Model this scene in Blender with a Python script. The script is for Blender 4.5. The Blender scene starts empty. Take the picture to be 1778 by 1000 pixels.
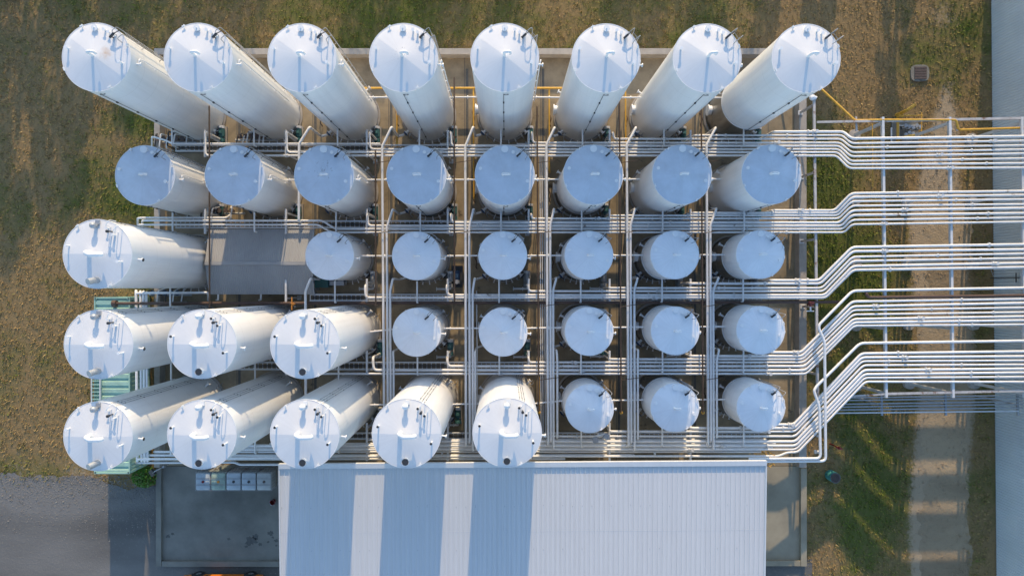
import bpy, bmesh, math, random
import numpy as np
from mathutils import Vector, Matrix

random.seed(7)
rng = np.random.default_rng(11)
R = math.radians
S = bpy.context.scene
COL = S.collection

# ------------------------------------------------------------------ camera, sky, sun, exposure
H = 47.4            # drone height in metres
NX, NY = 877.0, 500.0   # where the plumb line meets the photograph
cam_d = bpy.data.cameras.new('camera')
cam = bpy.data.objects.new('camera', cam_d)
COL.objects.link(cam)
cam.location = (0, 0, H)
cam.rotation_euler = (0, 0, 0)
cam_d.lens = 24
cam_d.sensor_width = 36
cam_d.shift_x = 12 / 1778
cam_d.clip_end = 3000
S.camera = cam

SUN_EL, SUN_AZ = 17.5, 3.2      # elevation; degrees east of north (image up)
w = bpy.data.worlds.new('World')
S.world = w
w.use_nodes = True
wn = w.node_tree
bg = wn.nodes['Background']
sky = wn.nodes.new('ShaderNodeTexSky')
sky.sky_type = 'NISHITA'
sky.sun_disc = False
sky.sun_elevation = R(SUN_EL)
sky.sun_rotation = R(SUN_AZ)
sky.air_density = 1.0
sky.dust_density = 0.4
sky.ozone_density = 2.0
wn.links.new(sky.outputs[0], bg.inputs[0])
bg.inputs[1].default_value = 0.15
sun_d = bpy.data.lights.new('sun', 'SUN')
sun_d.energy = 2.15
sun_d.angle = R(0.5)
sun_d.color = (1.0, 0.76, 0.47)
sun = bpy.data.objects.new('sun', sun_d)
COL.objects.link(sun)
sd = Vector((-math.sin(R(SUN_AZ)) * math.cos(R(SUN_EL)), -math.cos(R(SUN_AZ)) * math.cos(R(SUN_EL)), -math.sin(R(SUN_EL))))
sun.rotation_euler = sd.to_track_quat('-Z', 'Y').to_euler()
sun.location = (0, 60, 40)
S.view_settings.view_transform = 'Standard'
S.view_settings.look = 'None'
S.view_settings.exposure = 1.15
S.view_settings.gamma = 1.0


def P(px, py, z):
    """photograph pixel seen at height z -> world point"""
    k = H / (H - z)
    return Vector(((px - NX) / 25 / k, (NY - py) / 25 / k, z))


def G(gx, gy, z=0.0):
    """ground-plane pixel -> world point (any height)"""
    return Vector(((gx - NX) / 25, (NY - gy) / 25, z))


# ------------------------------------------------------------------ materials
def mat(name, col, rough=0.5, metal=0.0, var=0.0, scale=3.0, col2=None, spot=None, spot_amt=0.0, spot_scale=6.0,
        bump=0.0, bump_scale=40.0, stretch=None, attr=None, spec=0.5):
    m = bpy.data.materials.new(name)
    m.use_nodes = True
    nt = m.node_tree
    N, L = nt.nodes, nt.links
    b = N['Principled BSDF']
    b.inputs['Roughness'].default_value = rough
    b.inputs['Metallic'].default_value = metal
    b.inputs['Specular IOR Level'].default_value = spec
    b.inputs['Base Color'].default_value = (*col, 1)
    if var or spot or bump:
        tc = N.new('ShaderNodeTexCoord')
        oi = N.new('ShaderNodeObjectInfo')
        ma = N.new('ShaderNodeVectorMath'); ma.operation = 'MULTIPLY_ADD'
        cmb = N.new('ShaderNodeCombineXYZ')
        mu = N.new('ShaderNodeMath'); mu.operation = 'MULTIPLY'; mu.inputs[1].default_value = 57.0
        L.new(oi.outputs['Random'], mu.inputs[0])
        for i in range(3):
            L.new(mu.outputs[0], cmb.inputs[i])
        L.new(tc.outputs['Object'], ma.inputs[0])
        ma.inputs[1].default_value = stretch or (1, 1, 1)
        L.new(cmb.outputs[0], ma.inputs[2])
        vec = ma.outputs[0]
        last = None
        if var:
            n = N.new('ShaderNodeTexNoise'); n.inputs['Scale'].default_value = scale; n.inputs['Detail'].default_value = 6
            n.inputs['Roughness'].default_value = 0.65
            L.new(vec, n.inputs['Vector'])
            r = N.new('ShaderNodeValToRGB')
            c2 = col2 or tuple(max(0, c * (1 - var)) for c in col)
            r.color_ramp.elements[0].position = 0.32; r.color_ramp.elements[0].color = (*c2, 1)
            r.color_ramp.elements[1].position = 0.66; r.color_ramp.elements[1].color = (*col, 1)
            L.new(n.outputs[0], r.inputs[0])
            last = r.outputs[0]
        if spot:
            n2 = N.new('ShaderNodeTexNoise'); n2.inputs['Scale'].default_value = spot_scale; n2.inputs['Detail'].default_value = 8
            n2.inputs['Roughness'].default_value = 0.7
            L.new(vec, n2.inputs['Vector'])
            r2 = N.new('ShaderNodeValToRGB')
            r2.color_ramp.elements[0].position = 0.72 - spot_amt * 0.25; r2.color_ramp.elements[0].color = (0, 0, 0, 1)
            r2.color_ramp.elements[1].position = 0.78 - spot_amt * 0.2; r2.color_ramp.elements[1].color = (1, 1, 1, 1)
            L.new(n2.outputs[0], r2.inputs[0])
            mx = N.new('ShaderNodeMix'); mx.data_type = 'RGBA'
            L.new(r2.outputs[0], mx.inputs[0])
            if last: L.new(last, mx.inputs[6])
            else: mx.inputs[6].default_value = (*col, 1)
            mx.inputs[7].default_value = (*spot, 1)
            last = mx.outputs[2]
        if last: L.new(last, b.inputs['Base Color'])
        if bump:
            n3 = N.new('ShaderNodeTexNoise'); n3.inputs['Scale'].default_value = bump_scale; n3.inputs['Detail'].default_value = 4
            L.new(vec, n3.inputs['Vector'])
            bp = N.new('ShaderNodeBump'); bp.inputs['Strength'].default_value = bump; bp.inputs['Distance'].default_value = 0.05
            L.new(n3.outputs[0], bp.inputs['Height']); L.new(bp.outputs[0], b.inputs['Normal'])
    return m


M = {}
M['shell'] = mat('tank_paint', (0.82, 0.82, 0.81), 0.38, var=0.07, scale=1.2, stretch=(1, 1, 0.12), spot=(0.55, 0.52, 0.47), spot_amt=0.05, spot_scale=5)
M['roof'] = mat('roof_paint', (0.74, 0.73, 0.72), 0.45, var=0.05, scale=1.0, spot=(0.34, 0.31, 0.28), spot_amt=-0.10, spot_scale=9)
M['roofB'] = mat('roof_paint_bluish', (0.60, 0.66, 0.73), 0.5, var=0.16, scale=.9, spot=(0.30, 0.30, 0.30), spot_amt=-0.12, spot_scale=9)  # second row: bluer and a little darker than the other roof paints
M['roofC'] = mat('roof_paint_pale', (0.78, 0.80, 0.82), 0.45, var=0.08, scale=1.0, spot=(0.34, 0.31, 0.28), spot_amt=-0.10, spot_scale=9)
M['fit'] = mat('fitting_paint', (0.78, 0.78, 0.77), 0.4)
M['steel'] = mat('bare_steel', (0.42, 0.41, 0.39), 0.38, metal=0.85, var=0.35, scale=2.2, stretch=(1, 1, 0.15))
M['galv'] = mat('galvanised', (0.45, 0.46, 0.47), 0.45, metal=0.5, var=0.2, scale=6)
M['dark'] = mat('dark_metal', (0.035, 0.037, 0.04), 0.55)
M['cable'] = mat('cable_grey', (0.16, 0.165, 0.17), 0.5)
M['rail'] = mat('rail_grey', (0.30, 0.30, 0.30), 0.5)
M['pipe'] = mat('white_pipe', (0.80, 0.79, 0.77), 0.42, var=0.12, scale=2.0)
M['pipe_rust'] = mat('white_pipe_worn', (0.78, 0.76, 0.73), 0.5, var=0.15, scale=2.0, spot=(0.16, 0.10, 0.06), spot_amt=0.42, spot_scale=1.6)
M['beam'] = mat('white_beam', (0.68, 0.68, 0.67), 0.5, var=0.2, scale=2.0)
M['beam_rust'] = mat('rusty_beam', (0.55, 0.52, 0.49), 0.6, var=0.3, scale=2.0, spot=(0.22, 0.11, 0.06), spot_amt=0.7, spot_scale=1.8)
M['brown'] = mat('rusty_pipe', (0.105, 0.060, 0.042), 0.6, var=0.35, scale=5)
M['thin_brown'] = mat('sprinkler_brown', (0.085, 0.055, 0.036), 0.6, var=0.3, scale=3)
M['yellow'] = mat('yellow_pipe', (0.72, 0.40, 0.05), 0.5, var=0.25, scale=3)
M['teal'] = mat('pump_teal', (0.06, 0.17, 0.165), 0.45, var=0.3, scale=6)
M['blue'] = mat('pump_blue', (0.025, 0.07, 0.16), 0.45, var=0.3, scale=6)
M['grey'] = mat('pump_grey', (0.38, 0.39, 0.39), 0.5, var=0.2, scale=6)
M['concrete'] = mat('concrete_floor', (0.38, 0.30, 0.19), 0.85, var=0.45, scale=0.7, spot=(0.09, 0.068, 0.048), spot_amt=0.36, spot_scale=0.8, bump=0.25, bump_scale=30)
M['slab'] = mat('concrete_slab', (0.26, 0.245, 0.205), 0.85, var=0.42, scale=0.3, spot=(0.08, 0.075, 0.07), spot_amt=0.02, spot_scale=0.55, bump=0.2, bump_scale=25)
M['bund'] = mat('concrete_wall', (0.42, 0.38, 0.33), 0.85, var=0.25, scale=1.4, spot=(0.18, 0.15, 0.12), spot_amt=0.1, spot_scale=2.5, bump=0.2)
M['roofmetal'] = mat('roof_sheet', (0.645, 0.64, 0.63), 0.5, metal=0.0, var=0.06, scale=3.5, stretch=(1, 0.04, 1), spot=(0.2, 0.2, 0.2), spot_amt=-0.26, spot_scale=11)
M['wallmetal'] = mat('wall_sheet', (0.66, 0.72, 0.74), 0.45, metal=0.0, var=0.10, scale=0.4)
M['shed'] = mat('shed_sheet', (0.36, 0.36, 0.355), 0.6, var=0.16, scale=0.7, stretch=(1, 0.3, 1), spot=(0.56, 0.56, 0.55), spot_amt=0.0, spot_scale=3)
M['green'] = mat('container_green', (0.36, 0.56, 0.46), 0.5, var=0.22, scale=2.0, spot=(0.25, 0.14, 0.08), spot_amt=-0.1, spot_scale=4)
M['tote'] = mat('tote_white', (0.44, 0.50, 0.53), 0.4, var=0.2, scale=2.5)
M['tote_green'] = mat('tote_greenish', (0.36, 0.46, 0.38), 0.4, var=0.35, scale=2.5)
M['tote_stain'] = mat('tote_stained', (0.46, 0.48, 0.46), 0.45, var=0.2, scale=2.5, spot=(0.09, 0.05, 0.04), spot_amt=0.30, spot_scale=3)
M['wood'] = mat('pallet_wood', (0.20, 0.14, 0.09), 0.8, var=0.3, scale=6)
M['orange'] = mat('orange_paint', (0.62, 0.17, 0.015), 0.3)
M['glass'] = mat('dark_glass', (0.02, 0.025, 0.03), 0.08)
M['tyre'] = mat('tyre', (0.02, 0.02, 0.02), 0.8)
M['chrome'] = mat('rim_metal', (0.55, 0.56, 0.57), 0.3, metal=0.9)
M['red'] = mat('red_paint', (0.22, 0.02, 0.018), 0.45, var=0.3, scale=5)
M['redrust'] = mat('red_rust', (0.17, 0.035, 0.03), 0.6, var=0.4, scale=6)
M['orangepaint'] = mat('orange_pipe', (0.55, 0.22, 0.03), 0.5)
M['aqua'] = mat('aqua_concrete', (0.06, 0.30, 0.29), 0.6, var=0.3, scale=5)
M['rust'] = mat('rust_plate', (0.115, 0.085, 0.075), 0.75, var=0.35, scale=6)
M['bark'] = mat('bark', (0.10, 0.075, 0.05), 0.9, var=0.3, scale=6)
M['leaf'] = mat('leaf', (0.055, 0.085, 0.028), 0.6, var=0.4, scale=1.5)
M['bush'] = mat('bright_leaf', (0.13, 0.30, 0.03), 0.5, var=0.45, scale=2.5)


def add_seams(m, pitch, amt):
    """faint weld lines and rain streaks down a shell; faint radial laps on a roof when pitch is 0"""
    nt = m.node_tree; N, L = nt.nodes, nt.links
    b = N['Principled BSDF']; src = b.inputs['Base Color'].links[0].from_socket
    tc = N.new('ShaderNodeTexCoord'); sp = N.new('ShaderNodeSeparateXYZ'); L.new(tc.outputs['Object'], sp.inputs[0])
    at = N.new('ShaderNodeMath'); at.operation = 'ARCTAN2'; L.new(sp.outputs[1], at.inputs[0]); L.new(sp.outputs[0], at.inputs[1])
    oi = N.new('ShaderNodeObjectInfo')
    n = N.new('ShaderNodeTexNoise'); n.inputs['Scale'].default_value = 1.0; n.inputs['Detail'].default_value = 5; n.inputs['Roughness'].default_value = .7
    cb = N.new('ShaderNodeCombineXYZ')
    sc = N.new('ShaderNodeMath'); sc.operation = 'MULTIPLY'; sc.inputs[1].default_value = 7.0 if pitch else 9.0
    L.new(at.outputs[0], sc.inputs[0]); L.new(sc.outputs[0], cb.inputs[0])
    zs_ = N.new('ShaderNodeMath'); zs_.operation = 'MULTIPLY'; zs_.inputs[1].default_value = .12 if pitch else 0.0
    L.new(sp.outputs[2], zs_.inputs[0]); L.new(zs_.outputs[0], cb.inputs[1])
    rd = N.new('ShaderNodeMath'); rd.operation = 'MULTIPLY'; rd.inputs[1].default_value = 40.0; L.new(oi.outputs['Random'], rd.inputs[0]); L.new(rd.outputs[0], cb.inputs[2])
    L.new(cb.outputs[0], n.inputs['Vector'])
    r = N.new('ShaderNodeMapRange'); r.inputs[1].default_value = .45; r.inputs[2].default_value = .75; r.inputs[3].default_value = 0; r.inputs[4].default_value = amt
    L.new(n.outputs[0], r.inputs[0])
    fac = r.outputs[0]
    if pitch:
        md = N.new('ShaderNodeMath'); md.operation = 'PINGPONG'; md.inputs[1].default_value = pitch / 2; L.new(sp.outputs[2], md.inputs[0])
        ls = N.new('ShaderNodeMath'); ls.operation = 'LESS_THAN'; ls.inputs[1].default_value = .014; L.new(md.outputs[0], ls.inputs[0])
        mu = N.new('ShaderNodeMath'); mu.operation = 'MULTIPLY_ADD'; mu.inputs[1].default_value = .22; L.new(ls.outputs[0], mu.inputs[0]); L.new(fac, mu.inputs[2])
        fac = mu.outputs[0]
    mx = N.new('ShaderNodeMix'); mx.data_type = 'RGBA'
    L.new(fac, mx.inputs[0]); L.new(src, mx.inputs[6]); mx.inputs[7].default_value = (.36, .34, .31, 1)
    L.new(mx.outputs[2], b.inputs['Base Color'])


add_seams(M['shell'], 1.5, .15)
add_seams(M['roof'], 0, .10)
add_seams(M['roofB'], 0, .14)
add_seams(M['roofC'], 0, .14)


def ground_material(name, green, dry, soil, bump=0.6, attr=True):
    m = bpy.data.materials.new(name); m.use_nodes = True
    nt = m.node_tree; N, L = nt.nodes, nt.links
    b = N['Principled BSDF']; b.inputs['Roughness'].default_value = 0.9; b.inputs['Specular IOR Level'].default_value = 0.1
    tc = N.new('ShaderNodeTexCoord')
    n1 = N.new('ShaderNodeTexNoise'); n1.inputs['Scale'].default_value = 0.55; n1.inputs['Detail'].default_value = 9; n1.inputs['Roughness'].default_value = 0.68
    n2 = N.new('ShaderNodeTexNoise'); n2.inputs['Scale'].default_value = 5.0; n2.inputs['Detail'].default_value = 8; n2.inputs['Roughness'].default_value = 0.75
    for n in (n1, n2): L.new(tc.outputs['Object'], n.inputs['Vector'])
    at = N.new('ShaderNodeAttribute'); at.attribute_name = 'green'
    ad = N.new('ShaderNodeMath'); ad.operation = 'ADD'
    mm = N.new('ShaderNodeMath'); mm.operation = 'MULTIPLY_ADD'; mm.inputs[1].default_value = 1.5; mm.inputs[2].default_value = -0.75
    L.new(n1.outputs[0], mm.inputs[0]); L.new(mm.outputs[0], ad.inputs[0]); L.new(at.outputs['Fac'], ad.inputs[1])
    r = N.new('ShaderNodeValToRGB')
    r.color_ramp.elements[0].position = 0.2; r.color_ramp.elements[0].color = (*dry, 1)
    r.color_ramp.elements[1].position = 0.8; r.color_ramp.elements[1].color = (*green, 1)
    L.new(ad.outputs[0], r.inputs[0])
    r2 = N.new('ShaderNodeValToRGB')
    r2.color_ramp.elements[0].position = 0.5; r2.color_ramp.elements[0].color = (0, 0, 0, 1)
    r2.color_ramp.elements[1].position = 0.72; r2.color_ramp.elements[1].color = (1, 1, 1, 1)
    L.new(n2.outputs[0], r2.inputs[0])
    mx = N.new('ShaderNodeMix'); mx.data_type = 'RGBA'
    L.new(r2.outputs[0], mx.inputs[0]); L.new(r.outputs[0], mx.inputs[6]); mx.inputs[7].default_value = (*soil, 1)
    da = N.new('ShaderNodeAttribute'); da.attribute_name = 'dirt'
    dm = N.new('ShaderNodeMath'); dm.operation = 'MULTIPLY_ADD'; dm.inputs[1].default_value = 1.6; dm.inputs[2].default_value = -0.8
    L.new(n2.outputs[0], dm.inputs[0])
    d2 = N.new('ShaderNodeMath'); d2.operation = 'ADD'; L.new(dm.outputs[0], d2.inputs[0]); L.new(da.outputs['Fac'], d2.inputs[1])
    dr = N.new('ShaderNodeMapRange'); dr.inputs[1].default_value = 0.35; dr.inputs[2].default_value = 0.75
    L.new(d2.outputs[0], dr.inputs[0])
    mx2 = N.new('ShaderNodeMix'); mx2.data_type = 'RGBA'
    L.new(dr.outputs[0], mx2.inputs[0]); L.new(mx.outputs[2], mx2.inputs[6]); mx2.inputs[7].default_value = (0.40, 0.31, 0.205, 1)
    L.new(mx2.outputs[2], b.inputs['Base Color'])
    if bump:
        bp = N.new('ShaderNodeBump'); bp.inputs['Strength'].default_value = bump; bp.inputs['Distance'].default_value = 0.12
        L.new(n2.outputs[0], bp.inputs['Height']); L.new(bp.outputs[0], b.inputs['Normal'])
    return m


M['ground'] = ground_material('turf_soil', (0.11, 0.125, 0.032), (0.28, 0.19, 0.09), (0.13, 0.095, 0.05))
M['blade'] = ground_material('turf_blades', (0.15, 0.20, 0.035), (0.42, 0.29, 0.13), (0.16, 0.115, 0.055), bump=0)


def granular(name, c1, c2, c3, scale, bump):
    m = bpy.data.materials.new(name); m.use_nodes = True
    nt = m.node_tree; N, L = nt.nodes, nt.links
    b = N['Principled BSDF']; b.inputs['Roughness'].default_value = 0.92; b.inputs['Specular IOR Level'].default_value = 0.15
    tc = N.new('ShaderNodeTexCoord')
    n1 = N.new('ShaderNodeTexNoise'); n1.inputs['Scale'].default_value = 0.22; n1.inputs['Detail'].default_value = 7
    mp = N.new('ShaderNodeMapping'); mp.inputs['Scale'].default_value = (0.35, 1.0, 1.0)
    L.new(tc.outputs['Object'], mp.inputs[0]); L.new(mp.outputs[0], n1.inputs['Vector'])
    r = N.new('ShaderNodeValToRGB')
    r.color_ramp.elements[0].position = 0.38; r.color_ramp.elements[0].color = (*c1, 1)
    r.color_ramp.elements[1].position = 0.62; r.color_ramp.elements[1].color = (*c2, 1)
    L.new(n1.outputs[0], r.inputs[0])
    v = N.new('ShaderNodeTexNoise'); v.inputs['Scale'].default_value = scale; v.inputs['Detail'].default_value = 5; v.inputs['Roughness'].default_value = 0.8
    L.new(tc.outputs['Object'], v.inputs['Vector'])
    r2 = N.new('ShaderNodeValToRGB')
    r2.color_ramp.elements[0].position = 0.55; r2.color_ramp.elements[0].color = (0, 0, 0, 1)
    r2.color_ramp.elements[1].position = 0.8; r2.color_ramp.elements[1].color = (0.8, 0.8, 0.8, 1)
    L.new(v.outputs[0], r2.inputs[0])
    mx = N.new('ShaderNodeMix'); mx.data_type = 'RGBA'
    L.new(r2.outputs[0], mx.inputs[0]); L.new(r.outputs[0], mx.inputs[6]); mx.inputs[7].default_value = (*c3, 1)
    L.new(mx.outputs[2], b.inputs['Base Color'])
    bp = N.new('ShaderNodeBump'); bp.inputs['Strength'].default_value = bump; bp.inputs['Distance'].default_value = 0.08
    L.new(v.outputs[0], bp.inputs['Height']); L.new(bp.outputs[0], b.inputs['Normal'])
    return m


M['slab_sunlit'] = mat('concrete_slab_sunlit', (0.37, 0.32, 0.225), 0.85, var=0.35, scale=0.35, spot=(0.1, 0.09, 0.08), spot_amt=-.02, spot_scale=0.7, bump=0.2, bump_scale=25)  # sunlit tan of the right-hand slab painted into its base colour
M['gravel'] = granular('gravel_mix', (0.11, 0.104, 0.096), (0.205, 0.195, 0.18), (0.27, 0.255, 0.23), 6.0, .55)
M['track'] = granular('track_soil', (0.27, 0.205, 0.13), (0.44, 0.34, 0.22), (0.18, 0.135, 0.08), 2.4, 1.5)


# ------------------------------------------------------------------ mesh builder
class MB:
    def __init__(s):
        s.v, s.f = [], []

    def add(s, v, f):
        o = len(s.v)
        s.v += [tuple(p) for p in v]
        s.f += [tuple(i + o for i in q) for q in f]
        return s

    def box(s, c, d, rz=0.0):
        cx, cy, cz = c; x, y, z = d[0] / 2, d[1] / 2, d[2] / 2
        ca, sa = math.cos(rz), math.sin(rz)
        pts = []
        for dz in (-z, z):
            for dx, dy in ((-x, -y), (x, -y), (x, y), (-x, y)):
                pts.append((cx + dx * ca - dy * sa, cy + dx * sa + dy * ca, cz + dz))
        return s.add(pts, [(3, 2, 1, 0), (4, 5, 6, 7), (0, 1, 5, 4), (1, 2, 6, 5), (2, 3, 7, 6), (3, 0, 4, 7)])

    def bbox(s, a, b):
        a, b = Vector(a), Vector(b)
        return s.box((a + b) / 2, (abs(b.x - a.x), abs(b.y - a.y), abs(b.z - a.z)))

    def bar(s, p, q, wd, ht):
        """square bar from p to q"""
        p, q = Vector(p), Vector(q)
        d = (q - p).normalized()
        up = Vector((0, 0, 1)) if abs(d.z) < 0.95 else Vector((0, 1, 0))
        a = d.cross(up).normalized() * wd / 2
        b = a.cross(d).normalized() * ht / 2
        pts = [p - a - b, p + a - b, p + a + b, p - a + b, q - a - b, q + a - b, q + a + b, q - a + b]
        return s.add(pts, [(0, 1, 2, 3), (7, 6, 5, 4), (4, 5, 1, 0), (5, 6, 2, 1), (6, 7, 3, 2), (7, 4, 0, 3)])

    def tube(s, pts, r, n=10, fillet=0.0, cap=True):
        pts = [Vector(p) for p in pts]
        path = [pts[0]]
        for i in range(1, len(pts) - 1):
            a, b, c = pts[i - 1], pts[i], pts[i + 1]
            u, v = a - b, c - b
            f = min(fillet, u.length * 0.45, v.length * 0.45)
            if f > 1e-4 and u.angle(v, 0) < 3.1:
                p0, p1 = b + u.normalized() * f, b + v.normalized() * f
                for t in (0, 0.25, 0.5, 0.75, 1):
                    path.append(p0 * (1 - t) ** 2 + b * 2 * t * (1 - t) + p1 * t * t)
            else:
                path.append(b)
        path.append(pts[-1])
        rings = []
        d0 = (path[1] - path[0]).normalized()
        up = Vector((0, 0, 1)) if abs(d0.z) < 0.9 else Vector((0, 1, 0))
        nrm = d0.cross(up).normalized()
        vs = []
        for i, p in enumerate(path):
            if i == 0: d = path[1] - path[0]
            elif i == len(path) - 1: d = path[-1] - path[-2]
            else: d = (path[i + 1] - p).normalized() + (p - path[i - 1]).normalized()
            d = d.normalized()
            nrm = (nrm - d * nrm.dot(d)).normalized()
            bn = d.cross(nrm)
            k = 1.0
            if 0 < i < len(path) - 1:
                cs = (path[i + 1] - p).normalized().dot(d)
                k = 1 / max(cs, 0.6)
            for j in range(n):
                t = 2 * math.pi * j / n
                vs.append(p + (nrm * math.cos(t) + bn * math.sin(t)) * r)
        fs = []
        for i in range(len(path) - 1):
            for j in range(n):
                a, b = i * n + j, i * n + (j + 1) % n
                fs.append((a, b, b + n, a + n))
        if cap:
            fs.append(tuple(range(n))[::-1]); e = (len(path) - 1) * n
            fs.append(tuple(range(e, e + n)))
        return s.add(vs, fs)

    def cyl(s, p, q, r, n=16):
        return s.tube([p, q], r, n)

    def lathe(s, c, prof, n=48, ax=None):
        """prof: (radius, height) list round vertical axis at c"""
        vs, fs = [], []
        for r, z in prof:
            for j in range(n):
                t = 2 * math.pi * j / n
                vs.append((c[0] + r * math.cos(t), c[1] + r * math.sin(t), c[2] + z))
        for i in range(len(prof) - 1):
            for j in range(n):
                a, b = i * n + j, i * n + (j + 1) % n
                fs.append((a, b, b + n, a + n))
        return s.add(vs, fs)

    def disc(s, c, r, n=24):
        return s.add([(c[0] + r * math.cos(2 * math.pi * j / n), c[1] + r * math.sin(2 * math.pi * j / n), c[2]) for j in range(n)], [tuple(range(n))])

    def mesh(s, name, m, smooth=35):
        me = bpy.data.meshes.new(name)
        me.from_pydata(s.v, [], s.f)
        me.materials.append(M[m] if isinstance(m, str) else m)
        if smooth:
            me.polygons.foreach_set('use_smooth', [True] * len(me.polygons))
            me.set_sharp_from_angle(angle=R(smooth))
        me.update()
        return me


def link(name, me, parent=None, loc=(0, 0, 0), rz=0.0):
    o = bpy.data.objects.new(name, me)
    COL.objects.link(o)
    o.location = loc
    o.rotation_euler = (0, 0, rz)
    if parent: o.parent = parent
    return o


def tag(o, label, cat, group=None, kind=None):
    o['label'] = label
    o['category'] = cat
    if group: o['group'] = group
    if kind: o['kind'] = kind
    return o


def thing(name, label, cat, loc=(0, 0, 0), rz=0.0, group=None):
    return tag(link(name, None, None, loc, rz), label, cat, group)


def struct(name, me, label=None, kind='structure'):
    o = link(name, me)
    o['kind'] = kind
    if label: o['label'] = label
    return o


ORD = ['', 'first', 'second', 'third', 'fourth', 'fifth', 'sixth', 'seventh', 'eighth', 'ninth', 'tenth', 'eleventh', 'twelfth']


# ------------------------------------------------------------------ value noise for turf
_NT = rng.random((64, 64))


def vnoise(x, y):
    xi, yi = np.floor(x).astype(int), np.floor(y).astype(int)
    fx, fy = x - xi, y - yi
    fx, fy = fx * fx * (3 - 2 * fx), fy * fy * (3 - 2 * fy)
    g = lambda a, b: _NT[a % 64, b % 64]
    return (g(xi, yi) * (1 - fx) + g(xi + 1, yi) * fx) * (1 - fy) + (g(xi, yi + 1) * (1 - fx) + g(xi + 1, yi + 1) * fx) * fy


def fbm(x, y, o=4):
    a, s, t = 0.5, 0.0, 0.0
    for _ in range(o):
        s = s + a * vnoise(x, y); t += a
        x, y, a = x * 2.03 + 7.1, y * 2.03 + 3.7, a * 0.55
    return s / t


# (x, y, radius) in photograph ground pixels where the turf is greener / drier
GREEN = [(250, 215, 45, .5), (235, 310, 40, .35), (235, 370, 45, .55), (170, 330, 60, .35), (250, 480, 40, .6), (300, 510, 40, .5), (60, 380, 60, .1),
         (1425, 330, 40, .55), (1440, 290, 60, .4), (1430, 430, 60, .6), (1450, 510, 60, .6), (1480, 470, 70, .4), (1500, 100, 60, -.1),
         (700, 20, 160, .3), (500, 30, 120, .3), (860, 40, 120, .15), (1250, 40, 100, .2), (1100, 50, 80, .15), (1620, 90, 40, .3), (1700, 160, 40, .4), (1700, 60, 60, .3), (300, 40, 140, .25), (620, 40, 120, .2), (1000, 30, 120, .2), (1480, 300, 90, .25), (1560, 480, 90, .3), 
         (1480, 640, 60, .4), (1500, 740, 80, .35), (1520, 820, 90, .35), (1480, 930, 90, .4), (1560, 880, 60, .3), (1700, 700, 30, .3), (1700, 850, 30, .4),
         (60, 620, 60, .1), (90, 820, 40, .4), (30, 815, 30, .4), (1540, 560, 50, .4), (120, 10, 60, .2)]
DRY = [(560, 60, 50, .3), (980, 30, 50, .3), (1130, 60, 60, .25), (800, 55, 50, .2), (60, 200, 120, .2), (130, 110, 90, .15), (1430, 60, 70, .35), (1500, 90, 60, .35), (1530, 180, 60, .3), (1410, 190, 30, .4), (1410, 350, 25, .4), (1405, 440, 20, .4), (230, 400, 25, .35), (30, 470, 70, .3), (60, 700, 80, .3), (1420, 790, 30, .4), (1420, 880, 30, .35), (1440, 960, 40, .4), (1680, 220, 40, .3), (60, 560, 60, .3)]


def greenness(x, y):
    px, py = NX + 25 * x, NY - 25 * y
    g = 0.28 + 0.9 * (fbm(x * 0.16 + 5, y * 0.16 + 9) - 0.5)
    for a, b, r, s in GREEN: g = g + s * np.exp(-((px - a) ** 2 + (py - b) ** 2) / r ** 2)
    for a, b, r, s in DRY: g = g - s * np.exp(-((px - a) ** 2 + (py - b) ** 2) / r ** 2)
    return np.clip(g, 0, 1)


def dirtness(x, y):
    px, py = NX + 25 * x * .972, NY - 25 * y * .972     # seen on the lower ground of the track
    c = 1640 + 8 * np.sin(py * .012)
    half = np.where(py > 330, 50, np.clip(8 + (py - 110) * .14, 3, 46))
    d = 1 - np.clip((np.abs(px - c) - half) / 22 + .5, 0, 1)
    d = d * np.clip((py - 100) / 120, 0, 1) ** .6
    for a, b, r, s in ((1640, 25, 40, .5), (1600, 100, 30, .3), (1530, 120, 30, .15), (60, 815, 60, .4), (160, 812, 50, .5), (1425, 470, 25, .15), (120, 640, 50, .1)):
        d = np.maximum(d, s * np.exp(-((px - a) ** 2 + (py - b) ** 2) / r ** 2))
    return d


def set_green(me, x, y, jitter=0.0):
    at = me.attributes.new('green', 'FLOAT', 'POINT')
    at.data.foreach_set('value', (greenness(np.asarray(x), np.asarray(y)) + jitter).astype(np.float32))
    at = me.attributes.new('dirt', 'FLOAT', 'POINT')
    at.data.foreach_set('value', dirtness(np.asarray(x), np.asarray(y)).astype(np.float32))


# ------------------------------------------------------------------ ground
DROP = 1.6
ex = np.array([60, 90, 150, 300, 700, 1500.0])
gx = np.concatenate([-ex[::-1], np.linspace(-45, 45, 181), ex])
gy = np.concatenate([-ex[::-1], np.linspace(-30, 30, 121), ex])
XX, YY = np.meshgrid(gx, gy)
nxv, nyv = len(gx), len(gy)
near = (np.abs(XX) < 46) & (np.abs(YY) < 31)


def bank(x):
    """the grass falls away from the tank yard to the track on the right"""
    t = np.clip((np.asarray(x) - 22.6) / (28.2 - 22.6), 0, 1)
    return -DROP * (t * t * (3 - 2 * t) * .35 + t * .65)


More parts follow.
